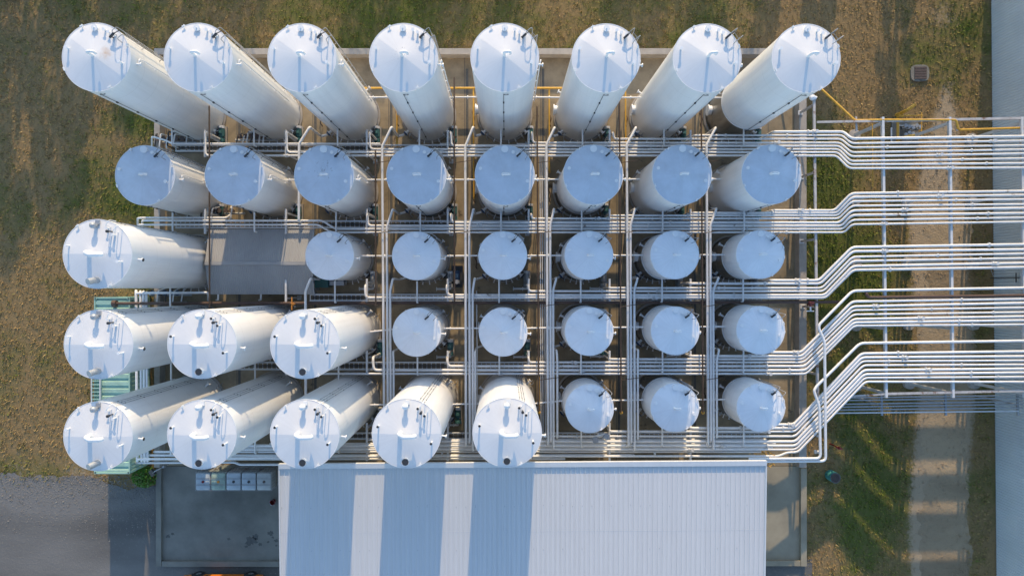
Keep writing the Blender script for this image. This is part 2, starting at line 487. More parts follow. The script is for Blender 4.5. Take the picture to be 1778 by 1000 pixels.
ZZ = np.where(near, (fbm(XX * 0.5, YY * 0.5) - 0.5) * np.where(XX > 26.5, 0.0, 0.05) - 0.03, -0.03) + bank(XX)
gm = bpy.data.meshes.new('ground')
idx = np.arange(nxv * nyv).reshape(nyv, nxv)
fa = np.stack([idx[:-1, :-1], idx[:-1, 1:], idx[1:, 1:], idx[1:, :-1]], -1).reshape(-1, 4)
gm.from_pydata(np.stack([XX, YY, ZZ], -1).reshape(-1, 3).tolist(), [], fa.tolist())
gm.materials.append(M['ground'])
gm.polygons.foreach_set('use_smooth', [True] * len(gm.polygons))
set_green(gm, XX.reshape(-1), YY.reshape(-1))
struct('ground', gm)


def ragged(name, pts, m, z, amp, step=0.25, label=None):
    """an irregular flat sheet lying on the ground"""
    out = []
    n = len(pts)
    for i in range(n):
        a, b = Vector(pts[i][:2]), Vector(pts[(i + 1) % n][:2])
        am = pts[i][2] if len(pts[i]) > 2 else amp
        L = (b - a).length; k = max(1, int(L / step))
        nn = Vector((-(b - a).y, (b - a).x)).normalized()
        for j in range(k):
            t = j / k
            p = a.lerp(b, t)
            d = am * (2.4 * (fbm(np.array([p.x * 0.7 + i]), np.array([p.y * 0.7]))[0] - 0.5) + 0.5 * (random.random() - 0.5))
            p = p + nn * d * min(1, 4 * min(t, 1 - t) + 0.15)
            out.append((p.x, p.y, z))
    mb = MB(); mb.add(out, [tuple(range(len(out)))])
    return struct(name, mb.mesh(name, m, 0), label)


def gp(a, b): g = G(a, b); return (g.x, g.y)


def gpa(a, b, am): g = G(a, b); return (g.x, g.y, am)


# fill under the sheets stays a flat bed: the sheets lie above the highest turf undulation
def tp(a, b, am):
    p = P(a, b, -DROP); return (p.x, p.y, am)


def strip(name, m, axis, us, edge0, edge1, z):
    """a ground sheet between two ragged edges, as a strip of quads along one axis"""
    vs = []
    for u in us:
        for e in (edge0(u), edge1(u)):
            vs.append((e, u, z) if axis == 'y' else (u, e, z))
    fs = [(2 * i, 2 * i + 1, 2 * i + 3, 2 * i + 2) for i in range(len(us) - 1)]
    mb = MB(); mb.add(vs, fs)
    me = mb.mesh(name, m, 0)
    bm = bmesh.new(); bm.from_mesh(me)
    for f in bm.faces:
        f.normal_update()
        if f.normal.z < 0: f.normal_flip()
    bm.to_mesh(me); bm.free()
    return struct(name, me)


def wob(u, seed, amp): return amp * (2.6 * (fbm(np.array([u * .6 + seed]), np.array([seed * 1.7]))[0] - .5) + .35 * (random.random() - .5))


ya, yb = P(0, 1060, -DROP).y, P(0, 335, -DROP).y
strip('dirt_track', 'track', 'y', np.arange(ya, yb, .25), lambda u: P(1603, 0, -DROP).x + wob(u, 3.1, .8), lambda u: P(1682, 0, -DROP).x + wob(u, 8.4, .6), -DROP - .022)


def gravel_top(u):
    px = NX + 25 * u
    y = np.interp(px, [-500, 40, 120, 200, 262, 284, 300, 1500], [826, 822, 824, 838, 846, 848, 915, 975])
    return G(0, y).y + (wob(u, 5.5, .5) if px < 284 else 0)


strip('gravel_lot', 'gravel', 'x', np.arange(G(-420, 0).x, G(1412, 0).x, .2), gravel_top, lambda u: G(0, 1300).y, .004)

# bund floor, slabs
mb = MB(); a, b = G(280, 808), G(1390, 88)
mb.add([(a.x, a.y, .012), (b.x, a.y, .012), (b.x, b.y, .012), (a.x, b.y, .012)], [(0, 1, 2, 3)])
struct('concrete_floor', mb.mesh('concrete_floor', 'concrete', 0))
for (x0, y0, x1, y1), mm in (((280, 978, 500, 809), 'slab'), ((1250, 974, 1396, 809), 'slab_sunlit')):
    a, b = G(x0, y0), G(x1, y1)
    struct('concrete_apron', MB().bbox((a.x, a.y, -.1), (b.x, b.y, .02)).mesh('concrete_apron', mm, 0))

# bund walls: each run is a wall
WH = 0.8


def wall(x0, y0, x1, y1, h, label, m='bund', nm='bund_wall', th=None):
    a, b = G(x0, y0), G(x1, y1)
    mb = MB().bbox((a.x, a.y, -.2), (b.x, b.y, h))
    o = link(nm, mb.mesh(nm, m, 0))
    return tag(o, label, 'wall', 'concrete walls round the tank yard')


wall(278, 101.5, 1392, 91.5, WH, 'long concrete wall behind the top row of tanks, bordering the grass')
wall(278, 806, 287.5, 102, WH, 'concrete wall down the left side of the tank yard')
wall(1379, 806, 1391.5, 102, WH, 'concrete wall down the right side of the tank yard beside the pipe bridge')
wall(274, 980, 283, 811, .25, 'low concrete kerb left of the shaded slab with white totes', 'slab', 'concrete_kerb')
wall(283.5, 981, 486, 972, .22, 'low concrete kerb between the shaded slab and the orange pickup', 'slab', 'concrete_kerb')
wall(1388, 980, 1398, 811, .25, 'low concrete kerb right of the slab beside the big pale roof', 'slab_sunlit', 'concrete_kerb')
wall(1262, 980, 1387.5, 971, .22, 'low concrete kerb along the bottom of the slab right of the pale roof', 'slab_sunlit', 'concrete_kerb')

# ------------------------------------------------------------------ tanks
TOPK = {'A': 1.336, 'B': 1.179, 'C': 1.135, 'D': 1.325}
CLS = {}
for c, rad in (('A', 44.2), ('B', 43.6), ('C', 36.7), ('D', 45.0)):
    CLS[c] = dict(R=rad / 25, Z=H * (1 - 1 / TOPK[c]))


def roof_mesh(c, Rr, Z):
    """shallow cone with a fold along one diameter"""
    cone, fold, ang = {'A': (.20, .10, R(143)), 'B': (.20, .03, R(143)), 'C': (.20, .05, R(143)), 'D': (.12, .12, R(0))}[c]
    n, m = 64, 10
    mb = MB()
    for half in (0, 1):
        vs, fs = [], []
        for i in range(m + 1):
            r = Rr * i / m
            for j in range(n // 2 + 1):
                th = math.pi * half + math.pi * j / (n // 2)
                t, d = r * math.cos(th), abs(r * math.sin(th))
                z = cone * (1 - r / Rr) + fold * (math.sqrt(max(0, 1 - (t / Rr) ** 2)) - d / Rr)
                vs.append((t * math.cos(ang) - r * math.sin(th) * math.sin(ang), t * math.sin(ang) + r * math.sin(th) * math.cos(ang), Z + z))
        w_ = n // 2 + 1
        for i in range(m):
            for j in range(n // 2):
                a = i * w_ + j
                fs.append((a, a + w_, a + w_ + 1, a + 1) if i else (a, a + w_, a + w_ + 1))
        mb.add(vs, fs)
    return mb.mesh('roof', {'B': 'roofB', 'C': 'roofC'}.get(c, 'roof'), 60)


def flanged(x, y, z0, h, r=.045, fr=.085, n=12):
    mb = MB()
    mb.cyl((x, y, z0 - .05), (x, y, z0 + h), r, n)
    mb.cyl((x, y, z0 + h), (x, y, z0 + h + .03), fr, n)
    return mb


def radial(a, r, z): return Vector((r * math.cos(R(a)), r * math.sin(R(a)), z))


def tank_parts(c, banded=False, hood=False):
    Rr, Z = CLS[c]['R'], CLS[c]['Z']
    sc = Rr / 1.77
    out = []
    zb = {'A': 3.7, 'B': 1.9, 'C': 2.9, 'D': 0}[c] if banded else 0.0
    # shell with top curb and hoop seams
    prof = [(Rr, zb if zb else .12)]
    prof += [(Rr, Z - .05), (Rr + .022, Z - .05), (Rr + .022, Z + .012), (Rr - .01, Z + .012)]
    if zb: prof = [(Rr - .03, zb - .06), (Rr + .035, zb - .06), (Rr + .035, zb + .03)] + prof
    out.append(('shell', MB().lathe((0, 0, 0), prof, 72).mesh('shell', 'shell', 30)))
    if zb:
        pr = [(Rr - .06, .12)]
        for q in (.7, 1.3):
            pr += [(Rr - .06, q - .02), (Rr - .045, q), (Rr - .06, q + .02)]
        pr += [(Rr - .06, zb - .06)]
        out.append(('lower_shell', MB().lathe((0, 0, 0), pr, 72).mesh('lower_shell', 'steel', 30)))
    out.append(('base_ring', MB().lathe((0, 0, 0), [(Rr + .02, .0), (Rr + .14, .0), (Rr + .14, .10), (Rr + .02, .14)], 56).mesh('base_ring', 'bund', 30)))
    out.append(('roof', roof_mesh(c, Rr, Z)))
    ap = Z + {'A': .30, 'B': .23, 'C': .25, 'D': .24}[c]

    def rz(x, y):
        r = math.hypot(x, y)
        return Z + (ap - Z) * max(0, 1 - r / Rr) * .9
    if c == 'A':      # gooseneck hooking over to the right
        x = -.03
        out.append(('vent_pipe', MB().tube([(x, 0, ap - .1), (x, 0, ap + .55), (x + .31, .02, ap + .55), (x + .31, .02, ap + .22)], .072, 12, .15).mesh('vent_pipe', 'fit')))
        out.append(('roof_manhole', MB().cyl((0, 1.47, Z - .02), (0, 1.47, Z + .16), .135, 20).cyl((0, 1.47, Z + .16), (0, 1.47, Z + .21), .165, 20).cyl((0, 1.47, Z + .21), (0, 1.47, Z + .30), .03, 8).mesh('roof_manhole', 'fit')))
        for x, y, hh, mm in ((.52, 1.36, .2, 'fit'), (.76, 1.23, .2, 'fit'), (1.0, 1.08, .28, 'fit'), (-1.40, .42, .24, 'fit'), (1.38, -.35, .36, 'fit')):
            out.append(('nozzle', flanged(x, y, rz(x, y), hh).mesh('nozzle', mm)))
        lugs, lad = (114, 202, 295, 20), 37
    elif c in 'BC':
        out.append(('vent_pipe', MB().tube([(-.12 * sc, 0, ap - .1), (-.12 * sc, 0, ap + .22), (.2 * sc, .0, ap + .22), (.28 * sc, 0, ap + .12)], .075 * sc + .005, 12, .1).mesh('vent_pipe', 'fit')))
        out.append(('roof_manhole', MB().cyl((0, 1.52 * sc, Z - .02), (0, 1.52 * sc, Z + .14), .17 * sc + .02, 20).cyl((0, 1.52 * sc, Z + .14), (0, 1.52 * sc, Z + .18), .19 * sc + .02, 20).mesh('roof_manhole', 'fit')))
        for x, y, hh, mm in ((.50, 1.34, .12, 'fit'), (.76, 1.20, .12, 'fit'), (-1.45, .36, .14, 'fit'), (1.34, -.4, .22, 'fit')):
            out.append(('nozzle', flanged(x * sc, y * sc, rz(x * sc, y * sc), hh, .05, .1).mesh('nozzle', mm)))
        lugs, lad = (118, 202, 300, 18), 46
    else:
        # wide gooseneck lying to the right, domed stack at the back, hooded duct at the front
        out.append(('vent_pipe', MB().tube([(-.30, .05, ap - .12), (-.30, .05, ap + .34), (-.12, -.07, ap + .36), (.42, -.06, ap + .36), (.50, -.04, ap + .22)], .12, 14, .22).mesh('vent_pipe', 'fit')))
        d = MB().cyl((-.02, 1.46, Z - .02), (-.02, 1.46, Z + .34), .10, 16)
        d.lathe((-.02, 1.46, Z + .34), [(.10, -.02), (.16, 0), (.165, .05), (.15, .12), (.09, .18), (.002, .2)], 18)
        d.box((.06, 1.64, Z + .08), (.22, .22, .10))
        out.append(('domed_stack', d.mesh('domed_stack', 'galv' if hood else 'fit')))
        if hood:
            d = MB().tube([(.02, -1.38, Z - .02), (.0, -1.38, Z + .30), (-.14, -1.46, Z + .62)], .165, 18, .12)
            out.append(('exhaust_hood', d.mesh('exhaust_hood', 'galv')))
        else:
            d = MB().lathe((-.02, -1.42, Z), [(.15, -.02), (.15, .32), (.20, .34), (.20, .36)], 20)
            out.append(('exhaust_collar', d.mesh('exhaust_collar', 'fit')))
            d = MB().disc((-.02, -1.42, Z + .365), .17, 20)
            out.append(('exhaust_screen', d.mesh('exhaust_screen', 'dark')))
        for x, y, hh in ((.62, 1.34, .26), (.98, .98, .34), (-1.44, .42, .34), (1.34, -.42, .50)):
            o_ = flanged(x, y, rz(x, y), hh, .04, .075)
            out.append(('nozzle', o_.mesh('nozzle', 'fit')))
            if not hood:
                out.append(('nozzle_cap', MB().cyl((x, y, rz(x, y) + hh + .032), (x, y, rz(x, y) + hh + .05), .068, 12).mesh('nozzle_cap', 'dark')))
        out.append(('cable_box', MB().cyl((.80, 1.16, Z), (.80, 1.16, Z + .42), .035, 8).cyl((.80, 1.14, Z + .42), (.80, 1.14, Z + .56), .075, 10).mesh('cable_box', 'dark')))
        lugs, lad = (124, 294), 54
    for a in lugs:
        p = radial(a, Rr - .03, Z)
        t = Vector((-math.sin(R(a)), math.cos(R(a)), 0))
        m_ = MB().bar(p - Vector((0, 0, .12)), p + Vector((0, 0, .13)), .03, .16)
        m_.bar(p + Vector((0, 0, .13)) - t * .09, p + Vector((0, 0, .13)) + t * .09, .05, .05)
        out.append(('lifting_lug', m_.mesh('lifting_lug', 'fit')))
    # ladder with hoops over the edge
    t = Vector((-math.sin(R(lad)), math.cos(R(lad)), 0))
    lm, hm = MB(), MB()
    for sgn in (-1, 1):
        o_ = t * .2 * sgn
        lm.tube([radial(lad, Rr + .17, .5) + o_, radial(lad, Rr + .17, Z + .05) + o_], .022, 6)
        hm.tube([radial(lad, Rr + .17, Z + .05) + o_ * 1.001, radial(lad, Rr + .15, Z + .62) + o_ * 1.2, radial(lad, Rr - .20, Z + .58) + o_ * 1.2, radial(lad, Rr - .24, Z - .0) + o_ * 1.2], .02, 6, .12)
        q = .9
        while q < Z:
            lm.bar(radial(lad, Rr - .01, q) + o_, radial(lad, Rr + .17, q) + o_, .03, .03)
            q += 1.9
    q = .7
    while q < Z:
        lm.cyl(radial(lad, Rr + .17, q) - t * .2, radial(lad, Rr + .17, q) + t * .2, .013, 5)
        q += .32
    if c != 'D': out.append(('ladder', lm.mesh('ladder', 'rail')))
    out.append(('handrail', hm.mesh('handrail', 'rail' if c != 'D' else 'fit')))
    if c != 'D':
        p = radial(lad + 9, Rr - .42, Z)
        out.append(('cable_box', MB().cyl(p, p + Vector((0, 0, .3)), .03, 8).bar(p + Vector((-.07, -.06, .3)), p + Vector((.16, .13, .36)), .10, .08).bar(p + Vector((.16, .13, .36)), radial(lad + 6, Rr + .1, Z + .3), .035, .035).mesh('cable_box', 'dark')))
    if c == 'D':
        lm = MB()
        for i in range(3):
            lm.tube([radial(lad + 6 + i * 4.5, Rr + .05, 1.0), radial(lad + 6 + i * 4.5, Rr + .05, Z - .02)], .010, 5)
        q = 1.2
        while q < Z - .3:
            [lm.box(radial(lad + 6 + i * 4.5, Rr + .05, q + .12 * i), (.04, .04, .07)) for i in range(3)]
            q += 1.9
        out.append(('cable_run', lm.mesh('cable_run', 'cable')))
    else:
        a = 268
        cm = MB().tube([radial(a, Rr + .03, .6), radial(a, Rr + .03, Z - .45)], .013, 6)
        pts = [radial(a, Rr + .04, Z - .42) + Vector((.13 + .13 * math.cos(u), -.05 * math.sin(u), .09 * math.sin(u))) for u in np.linspace(0, 2 * math.pi, 14)]
        cm.tube(pts, .013, 5)
        q = 1.5
        while q < Z - .3:
            cm.box(radial(a, Rr + .035, q), (.07, .07, .16)); q += 2.1
        out.append(('cable_run', cm.mesh('cable_run', 'dark')))
    # side nozzle high on the shell
    z = Z - .62
    a = -5 if c != 'D' else -8
    p, d = radial(a, Rr - .03, z), radial(a, 1, 0)
    m_ = MB().cyl(p, p + d * .24, .045, 10).cyl(p + d * .24, p + d * .30, .10, 12)
    out.append(('side_nozzle', m_.mesh('side_nozzle', 'fit')))
    if hood:
        out.append(('side_nozzle_cap', MB().cyl(p + d * .30, p + d * .34, .085, 12).mesh('side_nozzle_cap', 'dark')))
    # fill line: down the east shell from the side nozzle
    if c in 'AB':
        q = p + d * .2
        m_ = MB().tube([p + d * .12 + Vector((0, .0, -.02)), radial(a + 8, Rr + .14, z), radial(a + 10, Rr + .14, z - .5), radial(a + 10, Rr + .14, 3.0)], .035, 8, .1)
        for zq in np.arange(3.4, z - .6, 2.0):
            m_.bar(radial(a + 10, Rr - .01, zq), radial(a + 10, Rr + .16, zq), .06, .04)
        out.append(('fill_line', m_.mesh('fill_line', 'fit')))
    # manway on the west side, ring with bolts
    p, d = radial(178, Rr - .05, 1.3), radial(178, 1, 0)
    out.append(('manway', MB().cyl(p, p + d * .22, .30, 20).cyl(p + d * .22, p + d * .28, .38, 20).mesh('manway', 'fit')))
    p, d = radial(150, Rr - .05, 2.4), radial(150, 1, 0)
    out.append(('gauge_nozzle', MB().cyl(p, p + d * .28, .06, 10).cyl(p + d * .28, p + d * .33, .13, 12).mesh('gauge_nozzle', 'fit')))
    p, d = radial(42, Rr - .05, 1.9), radial(42, 1, 0)
    out.append(('gauge_nozzle', MB().cyl(p, p + d * .34, .06, 10).cyl(p + d * .34, p + d * .39, .13, 12).mesh('gauge_nozzle', 'fit')))
    # outlets
    for a in (222, 318):
        p, d = radial(a, Rr - .05, .62), radial(a, 1, 0)
        out.append(('outlet', MB().cyl(p, p + d * .25, .09, 12).cyl(p + d * .25, p + d * .31, .17, 14).mesh('outlet', 'fit')))
        out.append(('outlet_valve', MB().cyl(p + d * .31, p + d * .42, .16, 14).cyl(p + d * .36, p + d * .36 + Vector((0, 0, .34)), .03, 8).bar(p + d * .36 + Vector((0, 0, .34)) , p + d * .36 + radial(a + 90, .3, .34), .05, .03).mesh('outlet_valve', 'blue' if a == 222 else 'dark')))
    hz = [radial(200, Rr + .45, .08), radial(196, Rr + .5, .35), radial(188, Rr + .32, .5), radial(176, Rr + .5, .3), radial(168, Rr + .42, .12)]
    out.append(('drain_hose', MB().tube(hz, .035, 7, .15).mesh('drain_hose', 'brown')))
    for a, zq in ((232, .9), (305, 1.1), (330, .5), (30, .7)):
        m_ = MB()
        m_.tube([radial(a, Rr - .03, zq), radial(a, Rr + .3, zq), radial(a + 4, Rr + .34, .15)], .028, 7, .1)
        m_.cyl(radial(a, Rr + .16, zq), radial(a, Rr + .22, zq), .07, 10)
        out.append(('sample_line', m_.mesh('sample_line', 'galv')))
    # small drains round the front foot
    m_ = MB()
    for a in (248, 262, 278, 292):
        m_.cyl(radial(a, Rr - .03, .4), radial(a, Rr + .25, .4), .03, 8)
        m_.cyl(radial(a, Rr + .25, .4), radial(a, Rr + .28, .4), .06, 10)
    out.append(('drain_stubs', m_.mesh('drain_stubs', 'fit')))
    # inlet pipe at 3.35 m running forward over the pipe bundle
    L = {'A': 1.0, 'B': 1.25, 'C': 1.45, 'D': 1.2}[c]
    out.append(('inlet_pipe', MB().tube([(-.25, -Rr + .08, 3.35), (-.25, -Rr - L, 3.35), (-.25, -Rr - L, 2.9)], .055, 10, .12).mesh('inlet_pipe', 'pipe')))
    return out


# top centres measured in the photograph
rowA = [(167.6, 99.8), (344.3, 100.2), (524.3, 100.8), (700.6, 100.6), (876.5, 100.3), (1052.3, 101.3), (1227.7, 101.4), (1399.5, 101.7)]
rowB = [(252, 304.8), (407.5, 304.6), (562.8, 304.6), (723, 304.4), (876.5, 304.2), (1030, 303.6), (1184, 303.4), (1339, 303)]
rowC = {3: (572.5, 444), 4: (723, 444.2), 5: (873, 443.6), 6: (1022.5, 443.2), 7: (1171.5, 442.6), 8: (1320, 442)}
rowD = {4: (723.6, 576.8), 5: (873.6, 576.4), 6: (1023, 575.3), 7: (1172.3, 574.2), 8: (1320.6, 573.4)}
rowE = {6: (1023.6, 709), 7: (1171.8, 707.4), 8: (1321, 707)}
tallC = {1: (169.5, 441)}
tallD = {1: (171.4, 598), 2: (350.8, 597.2), 3: (529.3, 597.4)}
tallE = {1: (170.5, 757), 2: (350.8, 754), 3: (529.2, 753.3), 4: (706, 752), 5: (880.7, 750.6)}
LIB = {}
ROWN = {1: 'top', 2: 'second', 3: 'middle', 4: 'fourth', 5: 'bottom'}
TANK = {}


def note(c, row, col):
    n = {('A', 1): ' with a rusty orange stain on its roof', ('A', 8): ' standing on a bare steel lower ring', ('B', 3): ' with dark scuff marks across its roof',
         ('B', 2): ' with faint dark scratches on its roof', ('A', 4): ' with small dark chips on its roof'}
    return n.get((c, col), '') if c in 'AB' else ''


def ordcol(col, ncol, first=1):
    if col == first: return 'leftmost'
    if col == first + ncol - 1: return 'rightmost'
    return ORD[col - first + 1] + ' from the left'


def place_tank(c, row, col, top, banded, hood, label, group):
    key = (c, banded, hood)
    if key not in LIB: LIB[key] = tank_parts(*key)
    p = P(top[0], top[1], CLS[c]['Z'])
    t = thing('storage_tank', label, 'tank', (p.x, p.y, 0), 0, group)
    for nm, me in LIB[key]:
        link(nm, me, t)
    TANK[(row, col)] = (p.x, p.y, CLS[c]['R'], c)
    return t


for i, tp in enumerate(rowA):
    col = i + 1
    n = {1: 'tall white tank with rusty roof stain, leftmost of the top row', 8: 'tall white tank on a bare steel lower ring, rightmost of the top row'}.get(
        col, 'tall white tank with hooked roof vent, %s in the top row' % ordcol(col, 8))
    place_tank('A', 1, col, tp, col == 8, False, n, 'tall white tanks of the top row')
for i, tp in enumerate(rowB):
    col = i + 1
    n = {3: 'white tank with dark scuffs on its shaded roof, third from left in the second row'}.get(col, 'white tank with shaded blue roof, %s in the second row of tanks' % ordcol(col, 8))
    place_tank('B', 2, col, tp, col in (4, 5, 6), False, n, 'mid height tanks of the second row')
place_tank('D', 3, 1, tallC[1], False, True, 'tall sunlit white tank with grey exhaust hood, left of the grey shed roof', 'tall white tanks with sausage shaped roof vents')
for col, tp in rowC.items():
    n = 'small white tank with shaded roof, touching the right end of the grey shed' if col == 3 else 'small white tank, %s of the small tanks in the middle row' % ordcol(col, 6, 3)
    place_tank('C', 3, col, tp, col in (6, 7, 8), False, n, 'small white tanks')
for col, tp in tallD.items():
    place_tank('D', 4, col, tp, False, col == 1, {1: 'tall white tank with grey exhaust hood above the green container, upper of two', 2: 'tall white tank with dark roof vent, second from left in the fourth row', 3: 'tall white tank with dark roof vent, third from left in the fourth row'}[col], 'tall white tanks with sausage shaped roof vents')
for col, tp in rowD.items():
    place_tank('C', 4, col, tp, col in (6, 7, 8), False, 'small white tank, %s of the small tanks in the fourth row' % ordcol(col, 5, 4), 'small white tanks')
for col, tp in tallE.items():
    place_tank('D', 5, col, tp, False, col == 1, 'tall white tank, %s of the five tall tanks in the bottom row' % ordcol(col, 5) if col > 1 else 'tall white tank with grey exhaust hood, bottom left corner of the tank yard', 'tall white tanks with sausage shaped roof vents')
for col, tp in rowE.items():
    place_tank('C', 5, col, tp, col in (6, 7, 8), False, 'small white tank, %s of the three small tanks in the bottom row' % {6: 'left', 7: 'middle', 8: 'right'}[col], 'small white tanks')


# paint damage on three roofs: each its own material, the stain has its own place on the roof
def damaged_roof(row, col, name, cx, cy, rad, colr, nscale, lo, hi, stretch=(1, 1, 1)):
    m = M['roofB' if row == 2 else 'roof'].copy(); m.name = name
    nt = m.node_tree; N, L = nt.nodes, nt.links
    b = N['Principled BSDF']
    src = b.inputs['Base Color'].links[0].from_socket
    tc = N.new('ShaderNodeTexCoord')
    d = N.new('ShaderNodeVectorMath'); d.operation = 'DISTANCE'; d.inputs[1].default_value = (cx, cy, 0)
    fl = N.new('ShaderNodeVectorMath'); fl.operation = 'MULTIPLY'; fl.inputs[1].default_value = (1, 1, 0)
    L.new(tc.outputs['Object'], fl.inputs[0]); L.new(fl.outputs[0], d.inputs[0])
    mr = N.new('ShaderNodeMapRange'); mr.inputs[1].default_value = 0; mr.inputs[2].default_value = rad; mr.inputs[3].default_value = 1; mr.inputs[4].default_value = 0
    L.new(d.outputs['Value'], mr.inputs[0])
    n = N.new('ShaderNodeTexNoise'); n.inputs['Scale'].default_value = nscale; n.inputs['Detail'].default_value = 9; n.inputs['Roughness'].default_value = .7
    mp = N.new('ShaderNodeMapping'); mp.inputs['Scale'].default_value = stretch
    L.new(tc.outputs['Object'], mp.inputs[0]); L.new(mp.outputs[0], n.inputs['Vector'])
    mu = N.new('ShaderNodeMath'); mu.operation = 'MULTIPLY'
    L.new(mr.outputs[0], mu.inputs[0]); L.new(n.outputs[0], mu.inputs[1])
    r = N.new('ShaderNodeMapRange'); r.inputs[1].default_value = lo; r.inputs[2].default_value = hi; r.inputs[3].default_value = 0; r.inputs[4].default_value = .85
    L.new(mu.outputs[0], r.inputs[0])
    mx = N.new('ShaderNodeMix'); mx.data_type = 'RGBA'
    L.new(r.outputs[0], mx.inputs[0]); L.new(src, mx.inputs[6]); mx.inputs[7].default_value = (*colr, 1)
    L.new(mx.outputs[2], b.inputs['Base Color'])
    x, y, Rr, c = TANK[(row, col)]
    for o in bpy.data.objects:
        if o.type == 'MESH' and o.name.startswith('roof') and o.parent and (o.parent.location - Vector((x, y, 0))).length < .01 and not o.name.startswith('roof_'):
            o.data = o.data.copy(); o.data.materials[0] = m


damaged_roof(1, 1, 'roof_rust_stain', .62, .12, .75, (.56, .36, .20), 2.6, .24, .52)
damaged_roof(2, 3, 'roof_scuffs', -.1, .3, 5.0, (.24, .25, .27), 7.0, .53, .60, (1, .5, 1))
damaged_roof(2, 2, 'roof_scratches', .5, -.1, 5.0, (.36, .37, .39), 5.0, .54, .64, (.4, 1, 1))
damaged_roof(1, 4, 'roof_chips', -.2, .2, 9.0, (.09, .09, .09), 8.0, .60, .63)

# ------------------------------------------------------------------ pipes
ZE, ZN, ZR = 3.1, 3.36, 3.55     # pipes through the tank yard, cross runs above them, pipes on the bridge


def pipe(name, label, pts, r, m, group=None, fillet=.25, cat='pipe', n=10):
    o = link(name, MB().tube(pts, r, n, fillet).mesh(name, m, 50))
    return tag(o, label, cat, group)


def pump(row, col, kind):
    x, y, Rr, c = TANK[(row, col)]
    off = {'A': (44, -39), 'B': (43, -39), 'C': (41, -38), 'D': (48, -32)}[c]
    px, py = x + off[0] / 25, y + off[1] / 25
    rn = ROWN[row]
    nth = {3: {1: 1}, }.get(row, {})
    label = '%s pump at the lower right of the %s' % ({'teal': 'teal', 'grey': 'grey', 'blue': 'dark blue'}[kind], tank_phrase(row, col))
    t = thing('pump', label, 'pump', (px, py, 0), 0, 'pumps at the feet of the tanks')
    mb = MB().cyl((0, -.02, .46), (0, .52, .46), .19, 18)
    for i in range(12):
        a = 2 * math.pi * i / 12
        mb.bar((.19 * math.cos(a), 0, .46 + .19 * math.sin(a)), (.19 * math.cos(a), .48, .46 + .19 * math.sin(a)), .02, .05)
    mb.box((.0, .26, .70), (.2, .2, .12))
    link('motor', PL(('motor', kind), mb, kind), t)
    link('fan_cover', PL('fan', MB().cyl((0, .52, .46), (0, .70, .46), .21, 18).box((0, .61, .70), (.2, .12, .06)), 'beam'), t)
    link('casing', PL(('casing', kind), MB().cyl((0, -.40, .46), (0, -.16, .46), .22, 18).cyl((0, -.28, .46), (0, -.28, .85), .08, 10).cyl((0, -.2, .46), (0, 0, .46), .10, 10), kind), t)
    link('base_plate', PL('base', MB().box((0, .1, .12), (.5, 1.25, .24)), 'bund'), t)
    link('suction_pipe', PL('suction', MB().cyl((-.95, -.52, .46), (-.05, -.52, .46), .07, 10).cyl((-.95, -.52, .46), (-.90, -.52, .46), .13, 12).cyl((-.32, -.52, .46), (-.26, -.52, .46), .13, 12).tube([(-.05, -.52, .46), (0, -.52, .46), (0, -.4, .46)], .07, 10, .05), 'pipe'), t)
    return px, py


PLIB = {}


def PL(key, mb, m):
    if key not in PLIB: PLIB[key] = mb.mesh(str(key) if isinstance(key, str) else key[0], m)
    return PLIB[key]


def tank_phrase(row, col):
    c = TANK[(row, col)][3]
    if row <= 2: return '%s tank of the %s row' % (ORD[col], ROWN[row])
    if row == 3: return 'tall tank left of the shed' if col == 1 else '%s small tank of the middle row' % ORD[col - 2]
    if row == 4: return '%s tall tank of the fourth row' % ORD[col] if col < 4 else '%s small tank of the fourth row' % ORD[col - 3]
    return '%s tall tank of the bottom row' % ORD[col] if col < 6 else '%s small tank of the bottom row' % ORD[col - 5]


PUMP = {}
for (row, col) in sorted(TANK):
    if (row, col) in ((3, 1), (4, 1), (5, 1)): continue
    kind = 'teal' if (row * 5 + col * 3) % 3 else 'grey'
    PUMP[(row, col)] = pump(row, col, kind)
# free standing blue pump between two middle-row tanks
t = thing('pump', 'blue pump on a dark skid right of the second small tank of the middle row', 'pump', G(790, 474), 0, 'pumps at the feet of the tanks')
link('motor', MB().cyl((.18, .15, .5), (.18, -.5, .5), .2, 18).box((.18, -.2, .75), (.22, .3, .14)).mesh('motor', 'blue'), t)
link('casing', MB().cyl((.18, -.75, .5), (.18, -.5, .5), .22, 18).cyl((.18, -.62, .5), (.18, -.62, .95), .15, 14).mesh('casing', 'galv'), t)
link('base_plate', MB().box((.18, -.25, .14), (.75, 1.5, .28)).mesh('base_plate', 'dark'), t)

